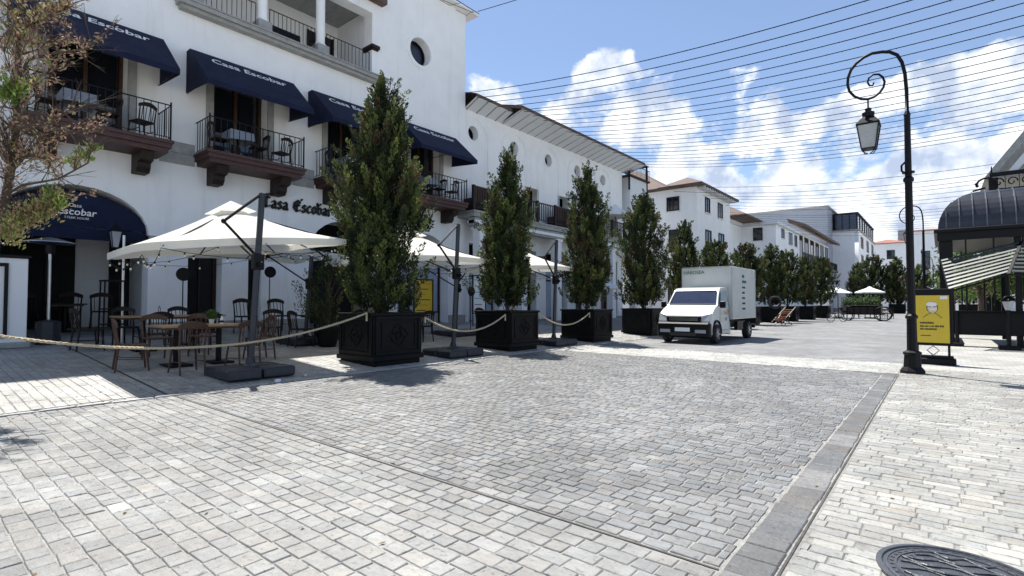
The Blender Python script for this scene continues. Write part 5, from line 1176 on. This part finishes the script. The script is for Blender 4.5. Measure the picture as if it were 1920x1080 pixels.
# ------------------------------------------------------------ street lamps
def lamp(x, y, label):
    e = empty('street_lamp', label, 'street lamp', (x,y,0), 0, 'curled iron street lamps along the road')
    MB().lathe([(.20,0),(.20,.05),(.17,.09),(.145,.12),(.13,.34),(.15,.36),(.15,.39),(.10,.42)], n=8).build('base', 'metal', e)
    MB().lathe([(.085,.42),(.078,1.0),(.10,1.02),(.10,1.06),(.066,1.1),(.06,3.55),(.085,3.57),(.085,3.62),(.055,3.66),(.05,4.80),(.058,4.82),(.03,4.9)], n=10).build('pole', 'metal', e)
    mb = MB(); mb.tube([(-.02,0,3.7),(-.10,0,3.78),(-.10,0,3.88),(-.03,0,3.95)], .018, 6); mb.lathe([(.10,3.72),(.10,3.75)], n=10); mb.build('collar', 'metal', e)
    sp = [(0.0,4.85),(0,5.28),(-.02,5.62),(-.06,5.84),(-.13,6.0),(-.24,6.09),(-.36,6.13),(-.52,6.15),(-.66,6.11),(-.78,6.03),(-.87,5.92),(-.92,5.78),(-.93,5.64),(-.90,5.5),(-.82,5.38),(-.71,5.3),(-.6,5.27),(-.50,5.29),(-.41,5.35),(-.35,5.44),(-.33,5.54),(-.36,5.64),(-.42,5.71),(-.51,5.73),(-.58,5.68),(-.60,5.6),(-.57,5.53),(-.52,5.52),(-.50,5.57)]
    mb = MB(); pts = [(a,0,b) for a,b in sp]; mb.tube(pts, [.033-.018*i/len(pts) for i in range(len(pts))], 8); mb.build('scroll_arm', 'metal', e, smooth=True)
    ln = MB(); cx = -.6
    ln.tube([(cx,0,5.27),(cx,0,5.05)], .014, 6); ln.lathe([(.10,4.92),(.11,5.0),(.05,5.03),(.06,5.08),(.02,5.1)], cx, 0, 8)
    ln.lathe([(.27,4.74),(.27,4.77),(.18,4.86),(.09,4.93)], cx, 0, 4); ln.lathe([(.17,4.28),(.17,4.30)], cx, 0, 4)
    for k in range(4):
        a = PI/4+k*PI/2; ln.bar((cx+.16*math.cos(a),.16*math.sin(a),4.29),(cx+.25*math.cos(a),.25*math.sin(a),4.75),.014)
        ln.tube([(cx+.14*math.cos(a),.14*math.sin(a),4.28),(cx+.10*math.cos(a),.10*math.sin(a),4.22),(cx+.03*math.cos(a),.03*math.sin(a),4.2)], .009, 4)
    L = ln.build('lantern', 'metal', e); MB().lathe([(.15,4.3),(.235,4.74)], cx, 0, 4).build('glass', 'lampglass', L)
    return e
l0 = lamp(-.43,12.15,'black curled street lamp nearest the camera, left of the yellow sign')
dup(l0,(-.62,32.6,0),0,'second curled street lamp, seen right behind the nearest pole'); dup(l0,(-.6,70,0),0,'farthest curled street lamp behind the kiosk corner')
bs = MB().bbox(-.02,.62,11.92,12.02,.02,.05,.01)
# ------------------------------------------------------------ yellow sign
ys = empty('yellow_notice_sign', 'yellow notice board in a black frame with a drawn masked face', 'sign', (-.15,14.2,0))
MB().bbox(-.33,.33,-.04,.05,.40,1.60,.01).build('frame', 'metal', ys); MB().box(-.275,.275,-.048,-.041,.46,1.46).build('panel', 'yellow', ys)
MB().bbox(-.37,.37,-.16,.16,.0,.14,.02).build('base', 'metal', ys); MB().bbox(-.33,.33,-.1,.1,.14,.19,.01).build('base_step', 'metal', ys)
for s in (-.26,.26): MB().bar((s,0,.19),(s,0,.40),.03).build('leg', 'metal', ys)
orn = MB(); orn.tube([(.0,-.05,.20),(.1,-.05,.30),(0,-.05,.40),(-.1,-.05,.30),(0,-.05,.20)], .014, 5); orn.tube([(0,-.05,1.60),(.08,-.05,1.65),(0,-.05,1.60),(-.08,-.05,1.65)], .012, 4); orn.build('ornament', 'chrome', ys)
FY = Frame((0,-.05,0),(1,0,0),(0,-1,0))
def disc_poly(mb, cx, cz, rx, rz, y, n=20): mb.prism([(cx+rx*math.cos(t), y, cz+rz*math.sin(t)) for t in np.linspace(0,2*PI,n,endpoint=False)], (0,-.002,0)); return mb
disc_poly(MB(), .0, 1.20, .095, .125, -.0485).build('drawn_head', 'blackprint', ys); disc_poly(MB(), .0, 1.19, .082, .108, -.051).build('drawn_face', 'skin', ys)
disc_poly(MB(), -.01, 1.27, .09, .05, -.053).build('drawn_hair', 'whiteprint', ys); MB().box(-.05,.075,-.0565,-.0535,1.14,1.20).build('drawn_mask', 'bulb', ys)
mb = MB(); mb.tube([(-.16,-.05,.98),(-.10,-.05,1.04),(-.04,-.05,1.08),(-.03,-.05,1.10)], .006, 4); mb.tube([(.16,-.05,.98),(.10,-.05,1.04),(.05,-.05,1.08),(.04,-.05,1.10)], .006, 4); mb.tube([(-.06,-.058,1.22),(-.02,-.058,1.23)], .005, 4); mb.tube([(.02,-.058,1.23),(.06,-.058,1.22)], .005, 4); mb.build('drawn_shoulders', 'blackprint', ys)
def word_blocks(parent, words, h, u0, z, plane, m):
    """print too small to read in the photograph: one block per letter, word by word"""
    mb = MB(); u = u0; rr = random.Random(int(z*1000))
    for w_ in words:
        for _ in range(w_):
            hh = h*rr.uniform(.8,1.1); ww = h*rr.uniform(.42,.6)
            if plane == 'y': mb.box(u, u+ww, -.0515, -.0488, z, z+hh)
            else: mb.box(hw+.0305, hw+.036, u, u+ww, z, z+hh)
            u += ww+h*.14
        u += h*.35
    o = mb.build('print_line', m, parent); o['kind'] = 'stuff'; return o
word_blocks(ys, [10], .038, -.21, .86, 'y', 'blackprint'); word_blocks(ys, [3,3,1,2,3,3], .034, -.21, .79, 'y', 'blackprint'); word_blocks(ys, [3,9], .034, -.21, .73, 'y', 'blackprint'); word_blocks(ys, [13], .020, -.20, .60, 'y', 'blackprint')
MB().box(.13,.25,-.052,-.0485,1.38,1.44).build('logo_patch', 'whiteprint', ys)

# ------------------------------------------------------------ market kiosk
kk = empty('market_kiosk', 'black metal market kiosk with curved seamed roof and open windows', 'kiosk', (0,20.7,0))
KX0, KX1, KY0, KY1 = -.02, 6.2, 0, 5.0      # local to the root (x, y-20.7)
def kp(mb, name, m, **k): return mb.build(name, m, kk, **k)
def roofprof(t):    # 0 eave .. 1 top: inset and height
    a = t*PI/2; return 1.15*(1-math.cos(a)), 3.56+1.22*math.sin(a)
mb = MB(); N = 10; V = []
for i in range(N+1):
    s, z = roofprof(i/N); V += [(KX0+s-.12*(i==0)*0, KY0+s, z),(KX1-s, KY0+s, z),(KX1-s, KY1-s, z),(KX0+s, KY1-s, z)]
F = [(4*i+q, 4*i+(q+1)%4, 4*i+4+(q+1)%4, 4*i+4+q) for i in range(N) for q in range(4)]; F.append((4*N,4*N+1,4*N+2,4*N+3)); mb.add(V, F); kp(mb, 'roof', 'kioskroof', smooth=False)
for k in range(19):
    x = KX0+.18+k*.31; mb = MB(); pts = []
    for i in range(N+1):
        s, z = roofprof(i/N)
        if x < KX0+s-.02 or x > KX1-s+.02: break
        pts.append((x, KY0+s-.012, z+.012))
    if len(pts) > 1: mb.tube(pts, .02, 4); kp(mb, 'roof_seam', 'seam')
for k in range(5):
    y = KY0+.45+k*.9; pts = []; mb = MB()
    for i in range(N+1):
        s, z = roofprof(i/N)
        if y < KY0+s-.02 or y > KY1-s+.02: break
        pts.append((KX0+s-.012, y, z+.012))
    if len(pts) > 1: mb.tube(pts, .02, 4); kp(mb, 'roof_seam', 'seam')
mb = MB(); mb.bbox(KX0-.12,KX1+.12,KY0-.12,KY1+.12,3.44,3.56,.02); mb.box(KX0-.04,KX1+.04,KY0-.04,KY1+.04,3.2,3.44); kp(mb, 'cornice', 'metal')
for x in (KX0+.16, KX0+1.75, KX0+3.3, KX0+4.8, KX1-.16):
    for y in (KY0+.16, KY1-.16): kp(MB().bbox(x-(.16 if x < .5 else .07),x+(.16 if x < .5 else .07),y-.1,y+.1,0,3.2,.01), 'post', 'metal')
for x0,x1,y0,y1 in ((KX0+.32,KX1-.2,KY0+.05,KY0+.2),(KX0+.0,KX0+.14,KY0+1.2,KY1-.3)): kp(MB().bbox(x0,x1,y0,y1,.34,1.02,.01), 'counter_panel', 'metal')
kp(MB().bbox(KX0+.3,KX1-.1,KY0-.15,KY0+.3,1.021,1.07,.01), 'counter_top', 'metal')
mb = MB()
for k in range(9): mb.box(KX0+.6+k*.62,KX0+.64+k*.62,KY0+.1,KY0+.15,1.07,3.2); mb.box(KX0+.6+k*.62,KX0+.64+k*.62,KY1-.2,KY1-.15,1.07,3.2)
mb.box(KX0+.3,KX1-.3,KY0+.1,KY0+.15,2.5,2.58); kp(mb, 'window_frame', 'metal')

kp(MB().bbox(KX0+3.2,KX1-.5,KY0+1.5,KY0+3.8,.3,1.9,.02), 'cooking_station', 'paleglass')
# crest railing on the roof
cr_ = MB(); z0 = 4.80
cr_.bbox(KX0+1.25,KX1-1.2,KY0+1.18,KY0+1.24,z0+.42,z0+.55,.01); cr_.box(KX0+1.25,KX1-1.2,KY0+1.2,KY0+1.23,z0,z0+.04)
for k in range(12):
    x = KX0+1.45+k*.31; cr_.tube([(x+.13*math.cos(t)*(1-t/9), KY0+1.21, z0+.22+.15*math.sin(t)*(1-t/9)) for t in np.linspace(0,6.5,14)], .018, 5)
    cr_.tube([(x+.155,KY0+1.21,z0),(x+.155,KY0+1.21,z0+.42)], .012, 4)
cr_.tube([(KX0+1.25-.06*t+.17*math.cos(t)*(1-t/9), KY0+1.21, z0+.25+.19*math.sin(t)*(1-t/9)) for t in np.linspace(0,6.5,16)], .03, 6)
cr_.tube([(KX0+1.3,KY0+1.21,z0+.5),(KX0+1.3,KY0+1.21,z0+.75)], [.03,.012], 6); cr_.tube([(KX0+1.15,KY0+1.21,z0+.1),(KX0+.85,KY0+1.15,z0+.02)], .03, 5)
kp(cr_, 'roof_crest', 'metal')
# slatted awning (two panels meeting at a hip)
UL, UR, LL, LR = Vector((.02,-.05,2.63)), Vector((1.80,-.05,3.07)), Vector((.18,-1.3,1.65)), Vector((1.42,-1.3,2.10)); UR2, LR2 = Vector((3.3,-.05,3.07)), Vector((3.0,-1.3,1.95))
for (a, b, c, d_) in ((UL,UR,LL,LR),(UR,UR2,LR,LR2)):
    for k in range(9):
        t = k/9; t2 = t+.052; p0, p1, q0, q1 = a.lerp(c,t), b.lerp(d_,t), a.lerp(c,t2), b.lerp(d_,t2)
        mb = MB(); mb.prism([p0,p1,q1,q0], (0,.02,-.02)); kp(mb, 'awning_slat', 'slat')
for a, b in ((UL,UR),(LL,LR),(UL,LL),(UR,LR),(UR,UR2),(LR,LR2)): kp(MB().bar(a+Vector((0,.01,-.03)), b+Vector((0,.01,-.03)), .05 if (a,b) == (UR,LR) else .035), 'awning_frame', 'metal')
for p in ((.35,-.2),(1.42,-.9)): kp(MB().tube([(p[0],p[1],0),(p[0],p[1],2.0 if p[1] < -.5 else 1.02)], .05, 6), 'post', 'metal'); 
kp(MB().bbox(.2,.5,-.35,-.05,0,.12,.02), 'foot', 'metal'); kp(MB().bbox(1.2,1.65,-1.1,-.7,0,.12,.02), 'foot', 'metal')
wl_ = empty('hanging_lantern', 'black lantern with white glass hanging in front of the kiosk counter', 'lantern', (1.42,19.72,1.3))
MB().lathe([(.17,.05),(.17,.08),(.08,.18),(.02,.2)], n=6).build('cap','metal',wl_); MB().lathe([(.07,-.2),(.14,.04)], n=6).build('glass','lampglass',wl_); MB().tube([(0,0,.2),(0,0,.62)], .008, 4).build('chain','metal',wl_)

# ------------------------------------------------------------ delivery truck
tr = empty('delivery_truck', 'small white box truck with black bumper parked across from the planters', 'truck', (-6.35,16.3,0))
hw = .84
body = MB()
prof = [(0.05,.30),(0.0,.60),(.03,.80),(.12,.93),(.34,1.08),(.55,1.17),(.70,1.21),(.92,1.48),(1.12,1.71),(1.28,1.80),(1.9,1.84),(1.98,1.78),(1.98,.30)]
def loft(mb, prof, hw, inset):
    V = []
    for y, z in prof: 
        w = hw-inset(z); V += [(-w,y,z),(w,y,z)]
    n = len(prof); F = [(2*i,2*i+1,2*i+3,2*i+2) for i in range(n-1)]+[(2*n-2,2*n-1,1,0)]
    mb.add(V, F); mb.add([V[2*i] for i in range(n)], [tuple(range(n))]); mb.add([V[2*i+1] for i in range(n)], [tuple(reversed(range(n)))])
ins = lambda z: max(0,(z-1.15))*.16
loft(body, prof, hw, ins)
cab = body.build('cab', 'whitep', tr); bv = cab.modifiers.new('bevel', 'BEVEL'); bv.width = .055; bv.segments = 4; bv.angle_limit = R(18); [setattr(p, 'use_smooth', True) for p in cab.data.polygons]
mb = MB(); y0,z0_,y1,z1_ = .735,1.245,1.09,1.685; w0,w1 = hw-ins(z0_)-.06, hw-ins(z1_)-.07; nrm = Vector((0,-(z1_-z0_),(y1-y0))).normalized()*.012
mb.add([Vector((-w0,y0,z0_))+nrm,Vector((w0,y0,z0_))+nrm,Vector((w1,y1,z1_))+nrm,Vector((-w1,y1,z1_))+nrm], [(0,1,2,3)]); mb.build('windscreen', 'glassblue', cab); MB().bbox(-.62,.62,.80,.86,1.205,1.235,.01).build('cowl', 'blackprint', cab); MB().tube([(-w0,y0-.01,z0_+.015),(-w1,y1-.01,z1_+.015),(w1,y1-.01,z1_+.015),(w0,y0-.01,z0_+.015),(-w0,y0-.01,z0_+.015)], .014, 5).build('windscreen_seal', 'blackprint', cab)
for s in (-1,1):
    mb = MB(); P = [(.98,1.22),(1.20,1.66),(1.72,1.66),(1.78,1.22)]
    V = [Vector((s*(hw-ins(z)+.012),y,z)) for y,z in P]; mb.add(V, [(0,1,2,3)]); mb.build('side_window', 'glass', cab)
    mb = MB()
    pts = [Vector((s*(hw-ins(z)+.004),y,z)) for y,z in ((.92,.42),(.92,1.18),(1.2,1.7),(1.8,1.7),(1.84,1.18),(1.84,.42),(.92,.42))]; mb.tube(pts, .006, 4); mb.build('door_seam', 'blackprint', cab)
    MB().bbox(s*(hw+.008)-.012,s*(hw+.008)+.012,1.66,1.78,1.02,1.05,.004).build('door_handle', 'metal', cab)
    mb = MB(); mb.prism([(s*.44,-.035,.72),(s*.83,-.005,.73),(s*.84,.10,.97),(s*.60,.03,.90)], (0,.09,0)); mb.build('headlight', 'lampglass', tr)
    m_ = MB(); m_.bbox(s*.98-.09,s*.98+.09,.72,.78,1.14,1.36,.02); m_.tube([(s*.8,.8,1.2),(s*.95,.76,1.22)], .012, 5); m_.build('mirror', 'metal', tr)
mb = MB(); mb.bbox(-hw-.01,hw+.01,-.12,.12,.20,.69,.05); mb.build('bumper', 'metal', tr); mb = MB(); mb.bbox(-.56,.56,-.035,.05,.70,.89,.02); mb.build('grille', 'metal', tr); MB().bbox(-.42,.42,-.128,-.115,.26,.37,.006).build('lower_grille', 'blackprint', tr)
for k in range(3): MB().box(-.46,.46,-.038,-.031,.745+k*.036,.757+k*.036).build('grille_bar', 'chrome', tr)
MB().box(-.24,.24,-.135,-.121,.40,.52).build('number_plate', 'whiteprint', tr); MB().box(-.74,-.4,-.125,-.12,.36,.46).build('fog_light_recess', 'lampglass', tr); MB().box(.4,.74,-.125,-.12,.36,.46).build('fog_light_recess', 'lampglass', tr)
mb = MB(); mb.tube([(.15,.72,1.22),(.5,.86,1.42)], .008, 4); mb.tube([(-.45,.72,1.22),(-.1,.86,1.42)], .008, 4); mb.build('wiper', 'blackprint', tr)
bx = MB().bbox(-hw-.03,hw+.03,2.08,4.95,.74,2.56,.02).build('cargo_box', 'box', tr)
tm = MB()
for s in (-1,1):
    for z in (.76,2.53): tm.tube([(s*(hw+.03),2.08,z),(s*(hw+.03),4.95,z)], .022, 4)
    for y in (2.1,4.93): tm.tube([(s*(hw+.03),y,.76),(s*(hw+.03),y,2.53)], .02, 4)
tm.tube([(-hw,2.08,2.54),(hw,2.08,2.54)], .022, 4); tm.build('box_trim', 'chrome', bx)
MB().box(-.5,.5,.3,4.9,.42,.62).build('chassis', 'metal', tr); MB().bbox(-hw,hw,4.9,5.02,.36,.5,.01).build('rear_bumper', 'metal', tr)
MB().box(hw-.1,hw+.02,2.7,3.35,.36,.66).build('side_guard', 'metal', tr)
def wheel(x, y, r=.31):
    w = MB(); n = 20; 
    for k in range(n):
        a, b = 2*PI*k/n, 2*PI*(k+1)/n
        def ringp(rr, xx): return [(xx, rr*math.cos(a), rr*math.sin(a)),(xx, rr*math.cos(b), rr*math.sin(b))]
        sec = [(r*.62,-.09),(r*.95,-.10),(r,-.07),(r,.07),(r*.95,.10),(r*.62,.09)]
        for (r0,x0),(r1,x1) in zip(sec[:-1],sec[1:]): w.add(ringp(r0,x0)+ringp(r1,x1), [(0,1,3,2)])
    o = w.build('wheel', 'rubber', tr, smooth=True); o.location = (x,y,r)
    h = MB(); h.tube([(-.07,0,0),(.07,0,0)], r*.62, 14)
    for k in range(5): a = 2*PI*k/5; h.bar((.072*np.sign(x),0,0),(.085*np.sign(x),r*.55*math.cos(a),r*.55*math.sin(a)),.03)
    h.build('rim', 'chrome', o)
    if y < 2: mb = MB(); mb.tube([(x+.06*np.sign(x), y+.40*math.cos(t), r+.02+.40*math.sin(t)) for t in np.linspace(-.1,PI+.1,12)], .035, 5); mb.build('wheel_arch', 'metal', tr)
for x in (-.78,.78): wheel(x,.62); wheel(x,4.1)
flat_text('HABOSEA', .17, 2.078-.02, 2.32, -.42, 'greenprint', tr, nx=0, name='box_lettering')
def side_text(b, sz, y, z, m): return flat_text(b, sz, y, z, hw+.034, m, tr, name='side_lettering')
side_text('Fusion', .19, 1.45, 1.02-.1, 'redprint'); side_text('341', .16, 1.4, .72, 'blackprint')
for k, (w_, m_, h_) in enumerate((([4],'greenprint',.11),([7],'greenprint',.11),([3,5],'blackprint',.07),([7],'blackprint',.07),([4,3],'blackprint',.07),([8],'blackprint',.07),([4,4],'blackprint',.07))):
    word_blocks(tr, w_, h_, 3.25, 2.2-k*.19, 'x', m_)

# ------------------------------------------------------------ small things down the street
dc = empty('deck_chair', 'orange slatted folding deck chair by the far planters', 'deck chair', (-7.2,34.0,0), -.3); 
for k in range(7): MB().bbox(-.3+.0,.3,-.62+k*.18,-.50+k*.18,.28+k*.10,.31+k*.10,.004).build('slat', 'orange', dc)
for s in (-.3,.3): mb = MB(); mb.bar((s,-.75,.18),(s,.75,1.05),.028); mb.bar((s,-.45,0),(s,.35,.78),.025); mb.bar((s,.35,0),(s,-.45,.40),.025); mb.build('frame', 'wood', dc)
bw = empty('bicycle_wreath', 'dark round wreath standing on the planter beside the deck chair', 'wreath', (-7.7,34.1,1.15)); mb = MB(); mb.tube([(.32*math.cos(t),0,.34+.32*math.sin(t)) for t in np.linspace(0,2*PI,22)], .07, 7); mb.build('ring','metal2',bw); MB().tube([(-.3,0,-.1),(-.3,0,.1)], .02, 5).build('support','metal',bw)
bw.location.z = 1.0
bk = empty('bicycle', 'black bicycle parked between the last planter and the flower cart', 'bicycle', (-5.5,41.5,0), .9)
for s in (-.5,.5):
    w = MB(); w.tube([(s+.33*math.cos(t),0,.34+.33*math.sin(t)) for t in np.linspace(0,2*PI,22)], .02, 5); wo = w.build('wheel','rubber',bk); sp = MB(); [sp.bar((s,0,.34),(s+.32*math.cos(t),0,.34+.32*math.sin(t)),.004) for t in np.linspace(0,2*PI,12,endpoint=False)]; sp.build('spoke','chrome',wo)
mb = MB(); [mb.bar(a,b,.02) for a,b in (((-.5,0,.34),(-.1,0,.34)),((-.1,0,.34),(-.2,0,.85)),((-.2,0,.78),(.36,0,.84)),((-.1,0,.34),(.36,0,.80)),((.5,0,.34),(.34,0,.98)),((-.5,0,.34),(-.2,0,.78)))]; mb.build('frame','metal',bk)
MB().bbox(-.32,-.08,-.06,.06,.86,.91,.015).build('saddle','metal',bk); MB().tube([(.28,-.25,1.04),(.34,0,.99),(.28,.25,1.04)], .014, 5).build('handlebar','metal',bk); MB().bbox(.36,.62,-.15,.15,.78,1.02,.02).build('basket','metal2',bk)
ca = empty('flower_cart', 'long dark cart with a big spoked wheel and greenery on top, mid-road far off', 'cart', (-4.35,45.5,0))
MB().bbox(-1.35,1.05,-.5,.5,.45,1.05,.03).build('body','metal',ca); [MB().bbox(-1.3+k*.4,-1.0+k*.4,-.515,-.5,.5,1.0,.003).build('panel','brown',ca) for k in range(6)]
for s in (-1,1):
    w = MB(); w.tube([(1.15+.5*math.cos(t),s*.6,.52+.5*math.sin(t)) for t in np.linspace(0,2*PI,24)], .035, 6); wo = w.build('wheel','metal',ca); sp = MB(); [sp.bar((1.15,s*.6,.52),(1.15+.5*math.cos(t),s*.6,.52+.5*math.sin(t)),.014) for t in np.linspace(0,2*PI,12,endpoint=False)]; sp.build('spoke','metal',wo)
    w = MB(); w.tube([(-1.0+.35*math.cos(t),s*.6,.37+.35*math.sin(t)) for t in np.linspace(0,2*PI,20)], .03, 6); w.build('wheel','metal',ca)
for x in (-1.3,1.0): 
    for s in (-.45,.45): MB().bar((x,s,1.05),(x,s,1.75),.025).build('post','metal',ca)
MB().bbox(-1.4,1.1,-.55,.55,1.08,1.14,.02).build('rail','brown',ca)
g = np.random.default_rng(9); n = 2600; Pp = np.stack([g.uniform(-1.3,1.0,n), g.uniform(-.45,.45,n), 1.1+np.abs(g.normal(0,.28,n))], 1); y = g.random((n,1)); V, Cc = leaves(Pp, g.normal(size=(n,3)), np.full(n,.12), np.full(n,.07), np.array([.03,.06,.02])*(1-y)+np.array([.14,.2,.08])*y); link('greenery', leafmesh('greenery', V, Cc, M['leaf']), ca)
for i, (x, y) in enumerate(((-7.0,53.5),(-4.6,52.6))):
    e = empty('parasol', ['left one of the two far white parasols behind the cart','right one of the two far white parasols behind the cart'][i], 'parasol', (x,y,0), 0, 'white parasols far down the street')
    MB().tube([(0,0,0),(0,0,2.5)], .035, 6).build('pole','metal',e); MB().lathe([(1.12,2.12),(1.12,2.2),(.7,2.36),(.2,2.56),(.2,2.6),(.02,2.68)], n=8).build('canopy','whitecloth',e); MB().bbox(-.4,.4,-.4,.4,0,.1,.02).build('base','metal',e)
    t2 = empty('cafe_table', ['small dark cafe table under the left far parasol','small dark cafe table under the right far parasol'][i], 'table', (x+.7,y-.4,0), 0, 'cafe tables far down the street'); MB().tube([(0,0,0),(0,0,.72)], .04, 6).build('leg','metal',t2); MB().lathe([(.4,.72),(.4,.75)], n=14).build('tabletop','metal',t2)
for i, (x, y, r) in enumerate(((-6.6,52.0,0),(-5.6,52.4,PI),(-4.0,51.2,0),(-3.2,52.2,PI),(-5.0,51.0,1.5))): place('b','brown',x,y,r,['leftmost dark chair under the far parasols','second dark chair under the far parasols','third dark chair under the far parasols','rightmost dark chair under the far parasols','dark chair standing between the two far parasols'][i],'dark chairs under the far parasols',z=0)
# small orange-bottomed parasol seen between cypresses three and four
e = empty('parasol', 'small white parasol with orange frame between the third and fourth cypresses', 'parasol', (-12.6,22.0,tz(-12.6)))
MB().tube([(0,0,0),(0,0,2.0)], .03, 6).build('pole','orange',e); MB().lathe([(1.0,1.72),(1.0,1.8),(.3,2.08),(.02,2.16)], n=8).build('canopy','whitecloth',e); mb = MB(); [mb.bar((0,0,1.95),(.95*math.cos(t),.95*math.sin(t),1.74),.02) for t in np.linspace(0,2*PI,8,endpoint=False)]; mb.build('rib','orange',e)
# light canopy on the long balcony
e = empty('balcony_parasol', 'pale blue parasol top on the long balcony behind the fourth cypress', 'parasol', (-15.9,29.6,5.28)); MB().tube([(0,0,0),(0,0,2.3)], .03, 6).build('pole','metal',e); MB().lathe([(1.1,1.5),(1.1,1.55),(.5,1.9),(.05,2.3)], n=8).build('canopy','whitecloth',e)
for k, y in enumerate((16.9, 23.2)):
    e = empty('wicker_sofa', ['brown sofa back just above the balcony rail beside the fourth balcony','brown sofa back above the balcony rail behind the second cypress'][k], 'sofa', (-15.85,y,5.28), 0, 'brown sofas on the long balcony'); MB().bbox(-.3,.3,-.6,.6,0,.4,.03).build('seat','brown',e); MB().bbox(.15,.3,-.6,.6,.4,1.15,.03).build('backrest','wood',e); MB().bbox(-.3,.3,-.7,-.6,0,.6,.02).build('armrest','brown',e); MB().bbox(-.3,.3,.6,.7,0,.6,.02).build('armrest','brown',e)

# ------------------------------------------------------------ string cables over the street
def cable_mesh(x0, x1, sag, zl, zr, step=.42):
    mb = MB(); n = 34; pts = []
    for i in range(n+1):
        t = i/n; pts.append((x0+(x1-x0)*t, 0, zl+(zr-zl)*t-sag*4*t*(1-t)))
    mb.tube(pts, .014, 4, cap=False); me = mb.mesh('cable', M['metal'])
    b = MB(); m_ = int((x1-x0)/step)
    for i in range(1, m_):
        t = i/m_; x = x0+(x1-x0)*t; z = zl+(zr-zl)*t-sag*4*t*(1-t)-.012; s = .011
        b.add([(x+s,0,z),(x,s,z),(x-s,0,z),(x,-s,z),(x,0,z+s*1.8),(x,0,z-s*1.8)], [(0,1,4),(1,2,4),(2,3,4),(3,0,4),(1,0,5),(2,1,5),(3,2,5),(0,3,5)])
    return me, b.mesh('bulbs', M['metal'])
cm = cable_mesh(-15.2, 15.5, 1.55, 0, .2)
cmA = cable_mesh(-15.7, 15.5, 1.45, 0, .2)
def cable(y, z, meshes, label, group):
    e = empty('string_light_cable', label, 'string lights', (0,y,z), 0, group); link('cable', meshes[0], e); link('bulbs', meshes[1], e, kind='stuff'); return e
LC1 = 'thin dark cable of tiny bulbs strung high across the street from the arcade roof'
LC2 = 'thin dark cable of tiny bulbs strung across the street beyond the arcade building'
ORD = 'first second third fourth fifth sixth seventh eighth ninth tenth eleventh twelfth thirteenth fourteenth fifteenth sixteenth seventeenth eighteenth nineteenth twentieth twenty-first twenty-second'.split()
random.seed(3)
for k in range(22):
    y = 15.9+k*.66+k*k*.006+random.uniform(-.06,.06); cable(y, 10.42 if y > 18.9 else 10.38, cm if y > 18.9 else cmA, ORD[k]+' light cable from the top among those strung from the arcade roof', 'light cables from the arcade roof')
for k in range(17):
    y = 35.5+k*1.9+random.uniform(-.2,.2); cable(y, 9.7+random.uniform(-.1,.1), cm, ORD[k]+' light cable from the camera among those beyond the arcade building', 'light cables beyond the arcade building')
e = empty('string_light_cable', 'single cable leaving the tower roof corner above all the others', 'string lights', (0,16.9,14.5)); m2 = cable_mesh(-15.95, 16, 1.2, 0, 0); link('cable', m2[0], e); link('bulbs', m2[1], e, kind='stuff')
e = empty('roof_corner_lights', 'short crossed light cables under the tower roof corner', 'string lights', (-15.9,14.5,13.6))
mb = MB()
for k in range(4): mb.tube([(-.35,-2.0+k*1.1,.6),(.0,-1.4+k*1.0,.35),(.25,-.6+k*.8,.55)], .010, 4)
mb.tube([(-.1,-2,.3),(.1,0,.3),(.1,2,.6)], .010, 4); mb.build('cable','metal',e)

# ------------------------------------------------------------ fallen leaves and litter
g = np.random.default_rng(77); n = 520; lx = np.where(g.random(n) < .6, -8.3+g.normal(0,.55,n), g.uniform(-8,3,n)); ly = g.uniform(-1,14,n)
Pp = np.stack([lx, ly, np.array([tz(x) for x in lx])+.012], 1); AXl = np.stack([g.normal(size=n), g.normal(size=n), g.normal(0,.08,n)], 1)
V, Cc = leaves(Pp, AXl, g.uniform(.02,.05,n), g.uniform(.012,.025,n), np.array([[.10,.065,.03]])*g.uniform(.5,1.6,(n,1)))
V[:,:,2] = np.clip(V[:,:,2], Pp[:,2:3]-.003, Pp[:,2:3]+.006)
link('fallen_leaves', leafmesh('fallen_leaves', V, Cc, M['leaf']), None, label='dry leaves and specks scattered over the paving', cat='fallen leaves', kind='stuff')
def napkin(x, y, s, label):
    mb = MB(); gg = random.Random(int(x*100)); P = [(s*math.cos(a)*gg.uniform(.6,1.1), s*math.sin(a)*gg.uniform(.6,1.1), z) for z, q in ((0,1),(s*.8,1)) for a in np.linspace(0,2*PI,7,endpoint=False)]
    mb.add(P, [(i,(i+1)%7,7+(i+1)%7,7+i) for i in range(7)]+[tuple(range(7,14)), tuple(reversed(range(7)))]); o = mb.build('paper_scrap', 'whitecloth'); o.location = (x,y,tz(x)+.008); tag(o, label, 'litter', 'paper scraps on the paving')
napkin(-8.33,4.12,.06,'crumpled white paper scrap at the kerb in front of the umbrella base'); napkin(-8.6,4.75,.03,'small white scrap right of the umbrella base')
